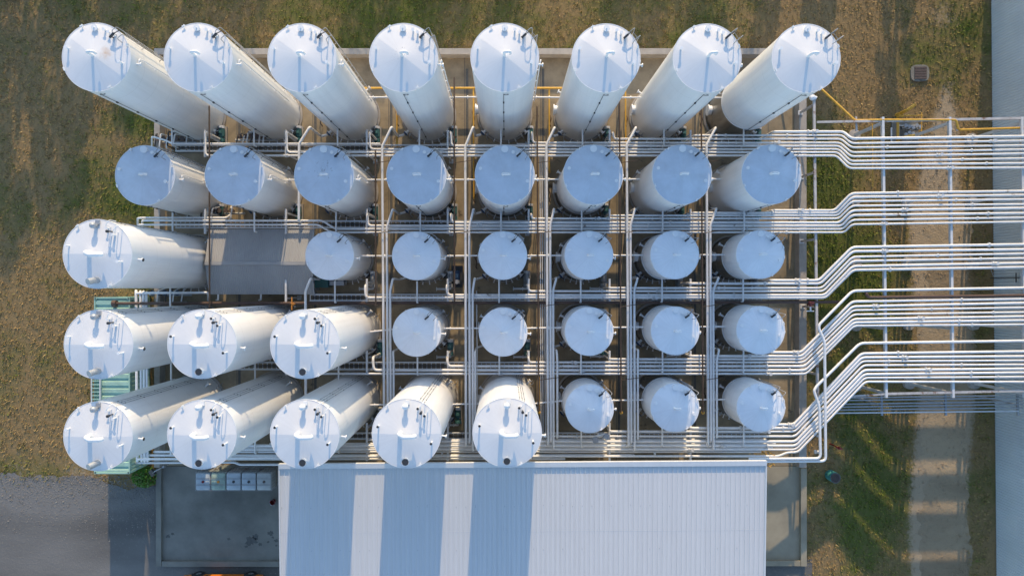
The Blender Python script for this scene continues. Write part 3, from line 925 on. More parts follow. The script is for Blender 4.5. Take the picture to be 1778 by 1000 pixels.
# east-west bundles measured in the photograph: farm y, first kink x, bridge y, second kink x, y at the right frame edge
BUN = {
    'A': [(229.1, 1464, 241, 1478, 237), (235.4, 1462, 249.3, 1478, 244.8), (241.6, 1460, 256.5, 1478, 253), (248.3, 1458.5, 265, 1478, 260), (253.8, 1457, 272, 1477, 267), (259.4, 1456, 280, 1476.5, 275.5), (264.9, 1454.5, 286, 1475, 283.7), (270.6, 1452, 292.5, 1474, 291.6)],
    'B': [(365.7, 1449, 336, 1478, 332), (370, 1452, 342.4, 1479, 339), (374.4, 1454, 349.6, 1479, 346.4), (379.6, 1456, 357.5, 1479, 354.8), (386.8, 1457.5, 365.7, 1479, 361.5), (392.3, 1461, 373.6, 1479, 370.4), (397.8, 1463, 382, 1479, 378), (403.6, 1465.6, 389.7, 1479, 385.3)],
    'C': [(486.8, 1422, 429.2, 1479.6, 424.4), (492.3, 1424.5, 436.4, 1480, 433.3), (500, 1427, 446, 1480, 440.5), (505.5, 1429.5, 453.2, 1480, 448.4), (512.5, 1431.5, 462.3, 1480.5, 456.8), (516.8, 1433, 468.8, 1481, 464)],
    'D': [(611.5, 1391, 523.5, 1479.6, 518.8), (618, 1392.3, 532, 1480, 526), (623.3, 1393.5, 538.4, 1480.5, 534), (628.8, 1395.5, 546, 1481, 542), (635.5, 1397, 554, 1481.5, 549.3), (642.5, 1398.5, 559.8, 1482, 556), (648.7, 1399.7, 565.3, 1482.5, 563.2)],
    'E': [(736.8, 1377.6, 613.6, 1495.6, 610), (742.8, 1379, 620.3, 1496, 618.4), (748.6, 1380, 626.8, 1496.5, 625.6), (757, 1380.5, 633.8, 1499, 632.8), (766, 1381, 642.4, 1499.5, 640), (773.3, 1381.3, 649.6, 1500, 646.5), (779.8, 1381.7, 655.6, 1501, 654), (787.5, 1383, 662.3, 1502, 662.8)],
}
BTANK = {'A': [(1, c) for c in (8, 7, 6, 5, 4, 3, 2, 1)], 'B': [(2, c) for c in (8, 7, 6, 5, 4, 3, 2, 1)], 'C': [(3, c) for c in (8, 7, 6, 5, 4, 3)],
         'D': [(4, c) for c in (8, 7, 6, 5, 4, 3, 2)], 'E': [(5, c) for c in (8, 7, 6, 5, 4, 3, 2, 1)]}
BNAME = {'A': 'topmost', 'B': 'second', 'C': 'third', 'D': 'fourth', 'E': 'lowest'}
BRAD = {'A': (.085, .068), 'B': (.085, .066), 'C': (.088, .07), 'D': (.085, .068), 'E': (.088, .07)}
for bn, rows in BUN.items():
    n = len(rows)
    for i, (yf, x1, yr, x2, ye) in enumerate(rows):
        tk = BTANK[bn][i]
        r = BRAD[bn][0] if i % 4 < 2 and bn != 'A' or (bn == 'A' and i == 0) else BRAD[bn][1]
        slope = (ye - yr) / (1778 - x2)
        tail = [P(x1, yf, ZE), P(x2, yr, ZR), P(1822, yr + slope * (1822 - x2), ZR)]
        if tk in PUMP and not (bn in 'E' and tk[1] < 6):
            qx, qy = PUMP[tk]
            yb = P(0, yf, ZE).y
            head = [Vector((qx, qy - .28, .8)), Vector((qx, qy - .28, ZE)), Vector((qx + .05, yb + .0, ZE))]
            if abs(qy - .28 - yb) < .25: head = [Vector((qx, yb, .8)), Vector((qx, yb, ZE))]
        elif bn == 'E':
            sx = {0: 1330, 1: 1200, 2: 1060, 3: 925, 4: 660, 5: 420, 6: 330, 7: 238}.get(i)
            head = [P(sx, yf, ZE)]
            head = [head[0] - Vector((0, 0, 2.2)), head[0]]
        else:
            head = [P(300, yf, ZE) - Vector((0, 0, 2)), P(300, yf, ZE)]
        if bn == 'B' and i >= 6:
            y0 = 383.2 if i == 6 else 390.4
            xk = 560 if i == 6 else 553
            head = [P(247 if i == 6 else 241, y0 + 8, 1.0), P(247 if i == 6 else 241, y0, ZE), P(xk, y0, ZE), P(xk + 22, yf, ZE)]
        if bn == 'E' and i == 7:
            tail = [P(1352, 791.5, ZE), P(1366, 784.8, ZE), P(1385, 784.5, ZE + .05)] + tail[1:]
            head = [P(238, 797, .8), P(238, 797, ZE), P(600, 791.8, ZE)]
        rust = (bn == 'A' and i in (1, 2, 3, 5)) or (bn == 'B' and i in (0, 1, 5, 7)) or (bn == 'C' and i >= 4) or (bn == 'D' and i in (3, 4))
        o = pipe('pipe', 'white %spipe, %s from the top of the %s bundle on the bridge' % ('rust flecked ' if rust else '', ORD[i + 1], BNAME[bn]),
                 head + tail, r, 'pipe_rust' if rust else 'pipe', 'white pipes of the %s bundle' % BNAME[bn])
        lr = random.Random(i * 7 + ord(bn))
        for q in range(3):
            mb = MB()
            xa = lr.uniform(head[-1].x + 1.5, tail[0].x - .5) if q < 2 else lr.uniform(tail[1].x + 1, tail[1].x + 9)
            if q < 2: c_ = Vector((xa, P(0, yf, ZE).y, ZE))
            else:
                u_ = (xa - tail[1].x) / (tail[2].x - tail[1].x); c_ = tail[1].lerp(tail[2], u_)
            mb.cyl(c_ - Vector((.045, 0, 0)), c_ - Vector((.005, 0, 0)), r * 1.75, 12).cyl(c_ + Vector((.005, 0, 0)), c_ + Vector((.045, 0, 0)), r * 1.75, 12)
            if (i + q) % 3 == 0:
                mb.cyl(c_ + Vector((.2, 0, -.02)), c_ + Vector((.2, 0, .22)), .03, 8).cyl(c_ + Vector((.2, 0, .20)), c_ + Vector((.2, 0, .23)), .11, 12).cyl(c_ + Vector((.1, 0, 0)), c_ + Vector((.3, 0, 0)), r * 1.4, 12)
            link('flange', mb.mesh('flange', 'beam'), o)

# two single pipes that drop down the right side and return along the roof edge
pipe('pipe', 'single white pipe dropping down furthest right of the yard to the pale roof corner',
     [P(1822, 499, ZR), P(1480, 504.8, ZR), P(1419.6, 566, 3.75), P(1431.6, 592.4, 3.8), P(1433.5, 800, 3.6), P(1300, 801, 3.55)], .085, 'pipe', fillet=.3)
pipe('pipe', 'single white pipe with a dogleg, just inside the furthest right drop pipe',
     [P(1822, 591, ZR), P(1493, 595.6, ZR), P(1417, 671, 3.7), P(1413, 678, 3.75), P(1422.5, 706, 3.75), P(1424.5, 795.5, 3.7), P(1300, 796.3, 3.65)], .085, 'pipe', fillet=.3)

# north-south runs between the tank columns, one more per row going down
NSX = {4: [(663.5, 667.5), (670.5, 673.8), (676, 678.8), (682.6, 683.6)], 5: [(807.8, 809.2), (814.2, 815.8), (820, 821.2), (824.6, 825.4)],
       6: [(948.6, 951.6), (954.6, 956.6), (959.6, 961.2), (967.4, 967.8)], 7: [(1088, 1091.4), (1093.8, 1096.2), (1100.6, 1102), (1106.8, 1107.6)], 8: [(1226.6, 1229.4), (1232.6, 1234.4), (1237.6, 1239), (1243.6, 1244.6)]}
TURN = {1: 252, 2: 392, 3: 503, 4: 627}
for col, runs in NSX.items():
    for i, (xt, xb) in enumerate(runs):
        row = i + 1
        if (row, col) not in TANK: continue
        x, y, Rr, c = TANK[(row, col)]
        a = R(222)
        e = Vector((x + (Rr + .42) * math.cos(a), y + (Rr + .42) * math.sin(a), .62))
        rs = e + Vector((-.42, -.12, 0))
        yt = TURN[row] + (3 if col < 6 else 0)
        top = P(xt + (xb - xt) * (yt - 250) / 500, yt, ZN)
        yend = [772, 766, 779, 760][i] + (col % 2) * 3
        bot = P(xb, yend, ZN)
        dr = Vector((rs.x, rs.y, ZN))
        pipe('pipe', 'white pipe of the %s downward run, from the %s' % ({4: 'first', 5: 'second', 6: 'third', 7: 'fourth', 8: 'fifth'}[col], tank_phrase(row, col)),
             [e, rs, dr, top, bot, bot - Vector((0, 0, .9))], [.082, .078, .075, .07][i], 'pipe', 'white pipes running down between the tank columns', fillet=.14)
for (row, col, pts, lab) in ((1, 3, [(519.5, 250), (519, 384)], 'white pipe dropping from the third tall tank of the top row to the second bundle'),
                             (3, 3, [(530.5, 506), (531, 690)], 'white pipe with an elbow, dropping from the small tank beside the shed')):
    x, y, Rr, c = TANK[(row, col)]; a = R(222)
    e = Vector((x + (Rr + .42) * math.cos(a), y + (Rr + .42) * math.sin(a), .62)); rs = e + Vector((-.42, -.12, 0))
    tp, bt = P(*pts[0], ZN), P(*pts[1], ZN)
    pipe('pipe', lab, [e, rs, Vector((rs.x, rs.y, ZN)), tp, bt, bt - Vector((0, 0, .6))], .085, 'pipe', fillet=.14)

# tie pipes joining neighbours along each row
def tie(row, c0, c1):
    x0, y0, r0, k0 = TANK[(row, c0)]; x1, y1, r1, k1 = TANK[(row, c1)]
    z = 3.3; dy = .35 if k0 in 'AB' else .1
    a, b = Vector((x0 + r0 - .12, y0 + dy, z)), Vector((x1 - r1 + .12, y1 + dy, z))
    mb = MB().cyl(a, b, .05, 10)
    md = a.lerp(b, .62)
    mb.cyl(md - Vector((.03, 0, 0)), md + Vector((.03, 0, 0)), .10, 12).cyl(a.lerp(b, .2) - Vector((.02, 0, 0)), a.lerp(b, .2) + Vector((.02, 0, 0)), .10, 12)
    tag(link('tie_pipe', mb.mesh('tie_pipe', 'pipe')), 'short white pipe right of the %s' % tank_phrase(row, c0), 'pipe', 'short pipes between neighbouring tanks')


for row, cs in ((1, range(3, 8)), (2, range(1, 8)), (3, range(3, 8)), (4, range(3, 8)), (5, range(3, 8))):
    for c in cs: tie(row, c, c + 1)

# lower service headers along the roof edge
for i, (y, x0, x1) in enumerate(((763, 640, 1330), (770, 470, 1345), (777, 380, 1340), (784, 268, 1320), (790, 250, 1100), (796.5, 246, 980))):
    pipe('header_pipe', 'white header pipe along the edge of the pale roof, %s from the top' % ORD[i + 1],
         [P(x0, y, 1.2), P(x0, y, 2.55), P(x1, y - .4, 2.55), P(x1, y - .4, 1.5)], .075, 'pipe', 'header pipes along the pale roof edge')
for i, x in enumerate((236.5, 244, 249.5, 254.5)):
    pipe('riser_pipe', 'pale pipe running down beside the green container, %s from the left' % ORD[i + 1],
         [P(x, 505 + i * .8, .8), P(x, 505 + i * .8, 2.7), P(x + 2, 800, 2.7), P(x + 2, 800, 1.0)], .075 if i % 2 else .09, 'pipe', 'pale pipes beside the green container')
pipe('header_pipe', 'pale pipe looping in front of the tall tank left of the shed', [P(236, 520, 1.0), P(236, 509, 2.75), P(362, 508, 2.75), P(362, 521, 1)], .08, 'pipe')
pipe('header_pipe', 'pale pipe run above the shaded slab with white totes', [P(232, 803, 1.0), P(240, 803, 2.2), P(408, 802, 2.2), P(416, 806, 2.2), P(486, 806, 2.2)], .08, 'pipe')
pipe('header_pipe', 'pale hooked pipe left of the second row beside the grass', [P(239.5, 392, 1.0), P(239.5, 378.5, 2.9), P(394, 378.5, 2.9), P(398, 374.5, 2.2)], .07, 'pipe')
pipe('header_pipe', 'pale pipe bent to the left end of the topmost bundle beside the grass', [P(264, 256, 1.0), P(264, 237, 2.7), P(290, 245, 2.7), P(300, 250, 3.0), P(660, 250, 3.0)], .06, 'pipe')

# rusty fire main and sprinkler lines
mb = MB().tube([P(196, 527, 2.95), P(1300, 524.8, 2.95), P(1456, 524.4, 2.95), P(1456, 524.4, .4)], .10, 12, .2)
o = link('fire_main', mb.mesh('fire_main', 'brown')); tag(o, 'rusty brown pipe running across the whole yard above the fourth row of tanks', 'pipe')
link('flange', MB().cyl(P(196, 527, 2.95), P(203, 527, 2.95), .22, 16).cyl(P(199, 527, 2.95), P(199, 531.5, 2.6), .12, 12).mesh('flange', 'brown'), o)
link('hydrant_head', MB().cyl(P(1402.5, 526, 2.95), P(1412, 526, 2.95), .16, 14).cyl(P(1407, 525, 3.15), P(1407, 532, 3.1), .08, 10).mesh('hydrant_head', 'redrust'), o)
link('drain_cock', MB().bar(P(1407, 532, 3.0), P(1407, 539, 2.9), .08, .08).bar(P(1400, 540, 2.9), P(1413, 540, 2.9), .06, .06).mesh('drain_cock', 'pipe'), o)
pipe('fire_main', 'rusty brown pipe with a hooked left end among white pipes on the bridge', [P(1503.5, 508, 2.4), P(1503.5, 508, ZR), P(1507, 516, ZR), P(1520, 516.3, ZR), P(1822, 512.5, ZR)], .10, 'brown', fillet=.35)
SPR = [(363.5, 185, 535, 'first'), (652, 262, 531, 'second'), (788.8, 135, 524, 'third'), (932.5, 185, 714, 'fourth'), (1075.5, 178, 716, 'fifth'), (1217.5, 185, 716, 'sixth')]
for x, y0, y1, nm in SPR:
    z = 3.62
    mb = MB().tube([P(x, y0, .3), P(x, y0, z), P(x + (3 if x > 800 else .5), y1, z), P(x + (3 if x > 800 else .5), y1, 2.9)], .05, 8, .08)
    for ya, sx in ((283, 36), (405, 40), (533, 34), (660, 38)):
        if y0 < ya < y1 and x > 500:
            mb.tube([P(x + 1, ya, z), P(x + sx, ya - 5, z - .1), P(x + sx + 4, ya - 2, 2.4)], .022, 6)
    tag(link('sprinkler_pipe', mb.mesh('sprinkler_pipe', 'thin_brown')), 'thin rusty pipe running down the yard over the white pipes, %s from the left' % nm, 'pipe', 'thin rusty pipes over the yard')
    if x > 900:
        pass
for x in (936, 1078.5, 1220.5):
    mb = MB().cyl(P(x, 655, 3.4), P(x, 712, 3.4), .045, 8).lathe(P(x, 716, 3.3), [(.001, .12), (.08, .1), (.11, 0), (.06, -.1)], 12)
    nmx = {936: 'left', 1078.5: 'middle', 1220.5: 'right'}[x]
    tag(link('yellow_drop_pipe', mb.mesh('yellow_drop_pipe', 'yellow')), 'short yellow pipe ending in a knob among bottom row tanks, %s of three' % nmx, 'pipe', 'yellow drop pipes in the bottom row')

# yellow gas line behind the top row
mb = MB().tube([P(632, 153.5, .9), P(1010, 153.5, .9)], .075, 10)
mb.tube([P(1010, 153.5, .9), P(1040, 153.5, .9), P(1040, 153.5, .3)], .075, 10, .1)
o = link('gas_pipe', mb.mesh('gas_pipe', 'yellow')); tag(o, 'yellow pipe running along the concrete wall behind the top row of tanks', 'pipe')
for x, y1, nm in ((689, 300, 'first'), (822, 345, 'second'), (953.5, 300, 'third'), (1086, 300, 'fourth')):
    pipe('gas_branch', 'yellow pipe running down between top row tanks, %s from the left' % nm, [P(x, 156, .86), P(x + .6, y1, .86), P(x + .6, y1, .2)], .055, 'yellow', 'yellow branch pipes', fillet=.1)
pipe('gas_branch', 'yellow pipe slanting across the grass from the top right tank to the pipe bridge', [P(1370, 96, 1.0), P(1427, 156, 2.6), P(1484, 209.5, 3.2), P(1530, 208.6, 3.4), P(1660, 208.6, 3.4), P(1664, 226, 3.3), P(1822, 221, 3.3)], .07, 'yellow', fillet=.15)
pipe('gas_branch', 'thin yellow line crossing under the topmost bundle near the bridge, left of two', [P(1514.5, 215, 2.9), P(1515.5, 325, 2.9)], .025, 'yellow')
pipe('gas_branch', 'thin yellow line crossing under the topmost bundle near the bridge, right of two', [P(1600, 196, -.2), P(1600, 240, -.2)], .03, 'yellow')

# ------------------------------------------------------------------ cable ladders (walkway like trays) in each bundle
for nm, x0, x1, y0, y1, z in (('topmost', 305, 1290, 252, 263, 2.7), ('second', 305, 1290, 383.5, 396, 2.7), ('third', 538, 1330, 511, 522.5, 2.5), ('fourth', 400, 1330, 628.5, 641.5, 2.5), ('lowest', 470, 1330, 751, 762, 2.5)):
    a, b = P(x0, y0, z), P(x1, y1, z)
    t = thing('cable_ladder', 'pale cable ladder with close rungs under the %s pipe bundle' % nm, 'cable ladder', ((a.x + b.x) / 2, (a.y + b.y) / 2, z), 0, 'cable ladders under the pipe bundles')
    L, W = (b.x - a.x) / 2, (a.y - b.y) / 2
    for s_ in (-1, 1):
        link('rail', MB().box((0, s_ * W, 0), (2 * L, .05, .12)).mesh('rail', 'beam', 0), t)
    mb = MB(); q = -L; vs = []; fs = []
    while q < L - .3:
        for xq in (q, q + .05):
            vs += [(xq, yq, 0) for yq in (-W + .03, -W + .07, W - .07, W - .03)]
        q += .30
    nk = len(vs) // 4
    for i in range(nk - 1):
        a_ = i * 4
        fs += [(a_, a_ + 4, a_ + 5, a_ + 1), (a_ + 2, a_ + 6, a_ + 7, a_ + 3)]
        if i % 2 == 0: fs.append((a_ + 1, a_ + 5, a_ + 6, a_ + 2))
    mb.add(vs, fs)
    go_ = link('grating', mb.mesh('grating', 'beam', 0), t)
    so_ = go_.modifiers.new('thickness', 'SOLIDIFY'); so_.thickness = .04
    mb = MB()
    for s_ in (-.3, 0, .25):
        mb.cyl((-L + .2, s_ * W, .03), (L - .2, s_ * W, .03), .022, 6)
    link('cables', mb.mesh('cables', 'dark'), t)

# T supports under the bundles, between tank columns
XS = [678 + 131.7 * i - 131.7 * 2 - 26 for i in range(7)]
for bn, (y0, y1) in {'A': (226, 273), 'B': (363, 406), 'C': (484, 524), 'D': (609, 651), 'E': (734, 800)}.items():
    for j, xg in enumerate(XS):
        if bn in 'CD' and j == 0: continue
        if bn == 'E' and j < 1: continue
        ya, yb = P(0, y0, 3.0).y, P(0, y1, 3.0).y
        x = (xg - NX) / 25
        t = thing('pipe_support', 'white steel support under the %s pipe bundle, %s from the left' % (BNAME[bn], ORD[j + 1 - (1 if bn in 'CDE' else 0)]), 'pipe support', (x, (ya + yb) / 2, 0), 0, 'steel supports under the pipe bundles')
        hl = (ya - yb) / 2
        link('crossbeam', MB().box((0, 0, 2.93), (.12, 2 * hl, .14)).mesh('crossbeam', 'beam', 0), t)
        for s_ in (-1, 1):
            link('post', MB().box((0, s_ * hl * .7, 1.43), (.10, .10, 2.86)).box((0, s_ * hl * .7, .03), (.3, .3, .06)).mesh('post', 'beam', 0), t)

# frame along the right wall: rusty beam on leaning-in columns
t = thing('pipe_trestle', 'rusty white steel frame standing along the right concrete wall, carrying the pipe bundles', 'pipe trestle', G(1384, 400))
o0 = t.location.copy()
mb = MB()
mb.bar(P(1413, 173, 2.95) - o0, P(1420, 742, 2.95) - o0, .15, .14)
link('top_beam', mb.mesh('top_beam', 'beam_rust', 0), t)
for (bx, by, tx, ty) in ((1381, 203, 1413.5, 182), (1384, 309, 1415, 299), (1384, 421.5, 1415.5, 415.5), (1384, 532.5, 1417.5, 533.5), (1386, 641, 1419, 650), (1387, 740, 1420, 757)):
    q = P(tx, ty, 2.9)
    b = Vector((q.x, q.y, 0)) - o0
    top = q - o0
    mb = MB().bar(b + Vector((0, 0, .0)), top - Vector((0, 0, .05)), .13, .13)
    link('column', mb.mesh('column', 'beam_rust', 0), t)
    link('base_plate', MB().box(b + Vector((0, 0, .82 if 1379 < NX + 25 * (b.x + o0.x) < 1391 else .05)), (.3, .3, .06)).mesh('base_plate', 'beam', 0), t)
link('end_cap', MB().lathe(P(1410, 170, 3.0) - o0, [(.001, .2), (.16, .14), (.2, 0), (.12, -.14)], 14).cyl(P(1407, 167, 3.0) - o0, P(1417, 171, 3.0) - o0, .12, 12).mesh('end_cap', 'fit'), t)

# pipe bridge across the track to the warehouse
t = thing('pipe_bridge', 'white steel pipe bridge crossing the dirt track between the tank yard and the warehouse wall', 'pipe bridge', P(1640, 480, -DROP))
ZC = ZR - .19
o0 = t.location.copy()
for x in (1532, 1648, 1773):
    pa, pb = P(x, 204, ZC), P(x + 6, 690, ZC)
    link('crossbeam', MB().bar(pa - o0, pb - o0, .15, .20).mesh('crossbeam', 'beam', 0), t)
    for y in (214, 335, 452, 570, 683):
        q = P(x + 6 * (y - 204) / 486, y, ZC - .1)
        zb = float(bank(q.x)) - .1
        link('column', MB().bar(Vector((q.x, q.y, zb)) - o0, q - o0, .18, .18).mesh('column', 'beam', 0), t)
        link('footing', MB().lathe(Vector((q.x, q.y, zb)) - o0, [(.001, .35), (.40, .35), (.42, .0)], 20).mesh('footing', 'bund', 30), t)
link('side_beam', MB().bar(P(1418, 212.5, ZC - .3) - o0, P(1530, 210.5, ZC) - o0, .13, .13).bar(P(1530, 210.4, ZC) - o0, P(1815, 205, ZC) - o0, .15, .15).mesh('side_beam', 'beam_rust', 0), t)
link('side_beam', MB().bar(P(1430, 690, ZC - .3) - o0, P(1538, 684, ZC) - o0, .10, .10).bar(P(1538, 683.5, ZC) - o0, P(1815, 677, ZC) - o0, .15, .15).mesh('side_beam', 'beam_rust', 0), t)
link('brace', MB().bar(P(1648, 213, ZC - .06) - o0, P(1651, 226, ZC - .1) - o0, .15, .1).bar(P(1660, 226.5, ZC - .1) - o0, P(1815, 221.5, ZC - .1) - o0, .06, .06).mesh('brace', 'beam', 0), t)
link('stub', MB().bar(P(1486, 203, ZC - .25) - o0, P(1487, 228, ZC - .25) - o0, .1, .1).mesh('stub', 'beam_rust', 0), t)

# cable ladder on the lower side of the bridge: grey rails
z = 2.5
t = thing('cable_tray', 'grey cable tray of parallel rails below the pipe bridge, lower right', 'cable tray', P(1610, 703, z))
o0 = t.location.copy()
for i, (ya, yb) in enumerate(((690.5, 686), (695, 690.5), (701.5, 696.5), (706.5, 701.5), (711.5, 707.5), (717, 713.3))):
    link('rail', MB().bar(P(1452 - i * 2, ya, z) - o0, P(1775 if i < 5 else 1768, yb, z) - o0, .075, .10).mesh('rail', 'galv' if i < 5 else 'beam', 0), t)
for x in (1530, 1641, 1766):
    link('crossbar', MB().bar(P(x, 684, z - .1) - o0, P(x + 1, 721, z - .1) - o0, .12, .1).mesh('crossbar', 'galv', 0), t)
    link('hanger', MB().cyl(P(x + .5, 703, z - .12) - o0, Vector((P(x + .5, 703, z).x, P(x + .5, 703, z).y, -DROP - .05)) - o0, .06, 10).mesh('hanger', 'galv'), t)

# ------------------------------------------------------------------ buildings
# big pale roof at the bottom
zr = 6.9
t = thing('storage_hall', 'large low hall with a pale ribbed metal roof striped by tank shadows', 'building', G(865, 900))
o0 = t.location.copy()
nw, ne = P(486, 806, zr), P(1329, 800.5, zr)
sl = -.035   # roof falls gently away from the tanks
ys = -28.0
def roofz(y): return zr + (y - nw.y) * -sl * 1.0
wd = ne.x - nw.x
tilt = (ne.y - nw.y) / wd
def rp(u, y):   # u metres along the eave, y metres down the slope
    yy = nw.y + tilt * u - y
    return Vector((nw.x + u, yy, zr - .035 * y))
mb = MB()
nr = int(wd / .287); pit = wd / nr; nrh, pith = nr, pit
Ly = 12.0
prof = []
for i in range(nr):
    u = i * pit
    prof += [(u, 0), (u + pit * .5, 0.0), (u + pit * .53, .012), (u + pit * .57, .012), (u + pit * .60, 0), (u + pit * .86, 0), (u + pit * .89, .05), (u + pit * .97, .05)]
prof.append((wd, 0))
vs = []
for yq in (0.0, Ly):
    for u, h in prof:
        p = rp(u, yq); vs.append(p + Vector((0, 0, h)) - o0)
np_ = len(prof)
mb.add(vs, [(i + np_, i + np_ + 1, i + 1, i) for i in range(np_ - 1)])
link('roof', mb.mesh('roof', 'roofmetal', 0), t)
mb = MB()
mb.add([rp(-.04, -.06) + Vector((0, 0, .15)) - o0, rp(wd + .04, -.06) + Vector((0, 0, .15)) - o0, rp(wd + .04, .24) + Vector((0, 0, .12)) - o0, rp(-.04, .24) + Vector((0, 0, .12)) - o0,
        rp(-.04, -.06) + Vector((0, 0, -.12)) - o0, rp(wd + .04, -.06) + Vector((0, 0, -.12)) - o0, rp(wd + .04, .24) + Vector((0, 0, .09)) - o0, rp(-.04, .24) + Vector((0, 0, .09)) - o0],
       [(3, 2, 1, 0), (0, 1, 5, 4), (2, 3, 7, 6), (1, 2, 6, 5), (3, 0, 4, 7), (4, 5, 6, 7)])
link('ridge_flashing', mb.mesh('ridge_flashing', 'roofmetal', 0), t)
for u0 in (-.05, wd):
    mb = MB().bar(rp(u0 + .025, .26) + Vector((0, 0, .035)) - o0, rp(u0 + .025, Ly) + Vector((0, 0, .035)) - o0, .07, .12)
    link('edge_flashing', mb.mesh('edge_flashing', 'roofmetal', 0), t)
a, b = nw, ne
mb = MB().bbox(Vector((a.x + .15, b.y - 2.0, 0)) - o0, Vector((b.x - .15, b.y - Ly + .4, zr - .55)) - o0)
link('walls', mb.mesh('walls', 'wallmetal', 0), t)

# grey shed roof in the yard
t = thing('shed', 'grey corrugated shed roof left of the small tanks, between tank rows', 'shed', G(494, 458))
o0 = t.location.copy()
zs = 2.7
a, b = P(363, 398, zs), P(545, 511, zs)
mb = MB(); vs = []
wd2 = b.x - a.x; nr = int(wd2 / .12); pit = wd2 / nr
prof = []
for i in range(nr):
    u = i * pit
    prof += [(u, 0), (u + pit * .45, 0), (u + pit * .6, .022), (u + pit * .85, .022)]
prof.append((wd2, 0))
ym = a.y + (b.y - a.y) * .53
for yq, zq in ((a.y, zs), (ym, zs + .62), (b.y, zs)):
    for u, h in prof: vs.append(Vector((a.x + u, yq, zq + h)) - o0)
k_ = len(prof)
mb.add(vs, [(r_ * k_ + i + k_, r_ * k_ + i + k_ + 1, r_ * k_ + i + 1, r_ * k_ + i) for r_ in (0, 1) for i in range(k_ - 1)])
link('roof', mb.mesh('roof', 'shed', 0), t)
link('ridge_cap', MB().bar(Vector((a.x, ym, zs + .65)) - o0, Vector((b.x, ym, zs + .65)) - o0, .22, .03).mesh('ridge_cap', 'shed', 0), t)
link('edge_flashing', MB().bar(Vector((b.x + .03, a.y, zs + .02)) - o0, Vector((b.x + .03, ym, zs + .64)) - o0, .05, .12).bar(Vector((b.x + .03, ym, zs + .64)) - o0, Vector((b.x + .03, b.y, zs + .02)) - o0, .05, .12).mesh('edge_flashing', 'galv', 0), t)
link('walls', MB().bbox(Vector((a.x + .25, a.y - .25, 0)) - o0, Vector((b.x - .35, b.y + .25, zs - .05)) - o0).mesh('walls', 'shed', 0), t)
for x in (379, 453):
    link('downpipe', MB().tube([P(x, 510, zs - .05) - o0, P(x, 520, zs - .3) - o0, P(x - 3, 521, 1.0) - o0], .06, 10, .12).mesh('downpipe', 'pipe'), t)

# warehouse wall on the right
t = thing('warehouse', 'pale blue corrugated metal warehouse wall along the right edge beside the dirt track', 'building', P(1725, 500, -DROP), R(.52))
mb = MB(); y = -27.0; zw = 8.5; out = []
pit = .19
while y < 27:
    out += [(0, y), (0, y + pit * .55), (-.045, y + pit * .65), (-.045, y + pit * .9)]
    y += pit
vs = [(x, yy, .05) for x, yy in out] + [(x, yy, zw) for x, yy in out]
k_ = len(out)
mb.add(vs, [(i, i + k_, i + k_ + 1, i + 1) for i in range(k_ - 1)])
link('wall', mb.mesh('wall', 'wallmetal', 0), t)
link('roof', MB().bbox((-.25, -27.2, zw), (24, 27.2, zw + .3)).mesh('roof', 'wallmetal', 0), t)
link('wall', MB().bbox((.06, -27, 0), (23.8, 27, zw)).mesh('wall', 'wallmetal', 0), t)
t = thing('standpipe', 'thin dark standpipe with a crossbar on the warehouse wall', 'standpipe', P(1722.5, 483, -DROP))
link('pipe', MB().cyl((-.12, 0, 0), (-.12, 0, 2.75), .035, 8).mesh('pipe', 'dark'), t)
link('crossbar', MB().cyl((-.12, -.32, 2.45), (-.12, .32, 2.45), .035, 8).mesh('crossbar', 'dark'), t)
link('bracket', MB().bar((-.12, .1, .3), (-.12, .6, .05), .03, .03).mesh('bracket', 'galv', 0), t)

# ------------------------------------------------------------------ green container
t = thing('shipping_container', 'long pale green shipping container at the left edge of the yard, below tall tanks', 'shipping container', G(224, 664))
o0 = t.location.copy()
zc = 2.6
a, b = P(164, 516, zc), P(225.5, 822, zc)
W, L = (b.x - a.x), (a.y - b.y)
cx, cy = (a.x + b.x) / 2 - o0.x, (a.y + b.y) / 2 - o0.y
mb = MB()
n = int(L / .47); pit = L / n; vs = []
for i in range(n):
    u = -L / 2 + i * pit
    for q, h in ((0, 0), (.50, 0), (.60, -.075), (.90, -.075)):
        vs += [(cx - W / 2 + .06, cy + u + q * pit, zc + h - .01), (cx + W / 2 - .06, cy + u + q * pit, zc + h - .01)]
vs += [(cx - W / 2 + .06, cy + L / 2, zc - .01), (cx + W / 2 - .06, cy + L / 2, zc - .01)]
mb.add(vs, [(i * 2, i * 2 + 1, i * 2 + 3, i * 2 + 2) for i in range(len(vs) // 2 - 1)])
link('roof', mb.mesh('roof', 'green', 0), t)
for s_ in (-1, 1):
    mb = MB(); vs = []
    n2 = int(L / .28); p2 = L / n2
    for i in range(n2):
        u = -L / 2 + i * p2
        for q, h in ((0, 0), (.35, 0), (.5, -.04), (.85, -.04)):
            vs += [(cx + s_ * (W / 2 - .03 + h), cy + u + q * p2, .12), (cx + s_ * (W / 2 - .03 + h), cy + u + q * p2, zc - .08)]
    mb.add(vs, [(i * 2, i * 2 + 1, i * 2 + 3, i * 2 + 2) for i in range(len(vs) // 2 - 1)])
    link('side_wall', mb.mesh('side_wall', 'green', 0), t)
mb = MB()
for s_ in (-1, 1):
    mb.box((cx + s_ * (W / 2 - .03), cy, zc - .03), (.08, L - .1, .10)).box((cx + s_ * (W / 2 - .03), cy, .10), (.08, L - .1, .14))
    mb.box((cx, cy + s_ * (L / 2 - .04), zc - .03), (W, .09, .12)).box((cx, cy + s_ * (L / 2 - .04), .1), (W, .09, .14))
    for s2 in (-1, 1):
        mb.box((cx + s_ * (W / 2 - .08), cy + s2 * (L / 2 - .08), zc / 2 + .02), (.161, .161, zc + .03))
link('frame', mb.mesh('frame', 'green', 0), t)
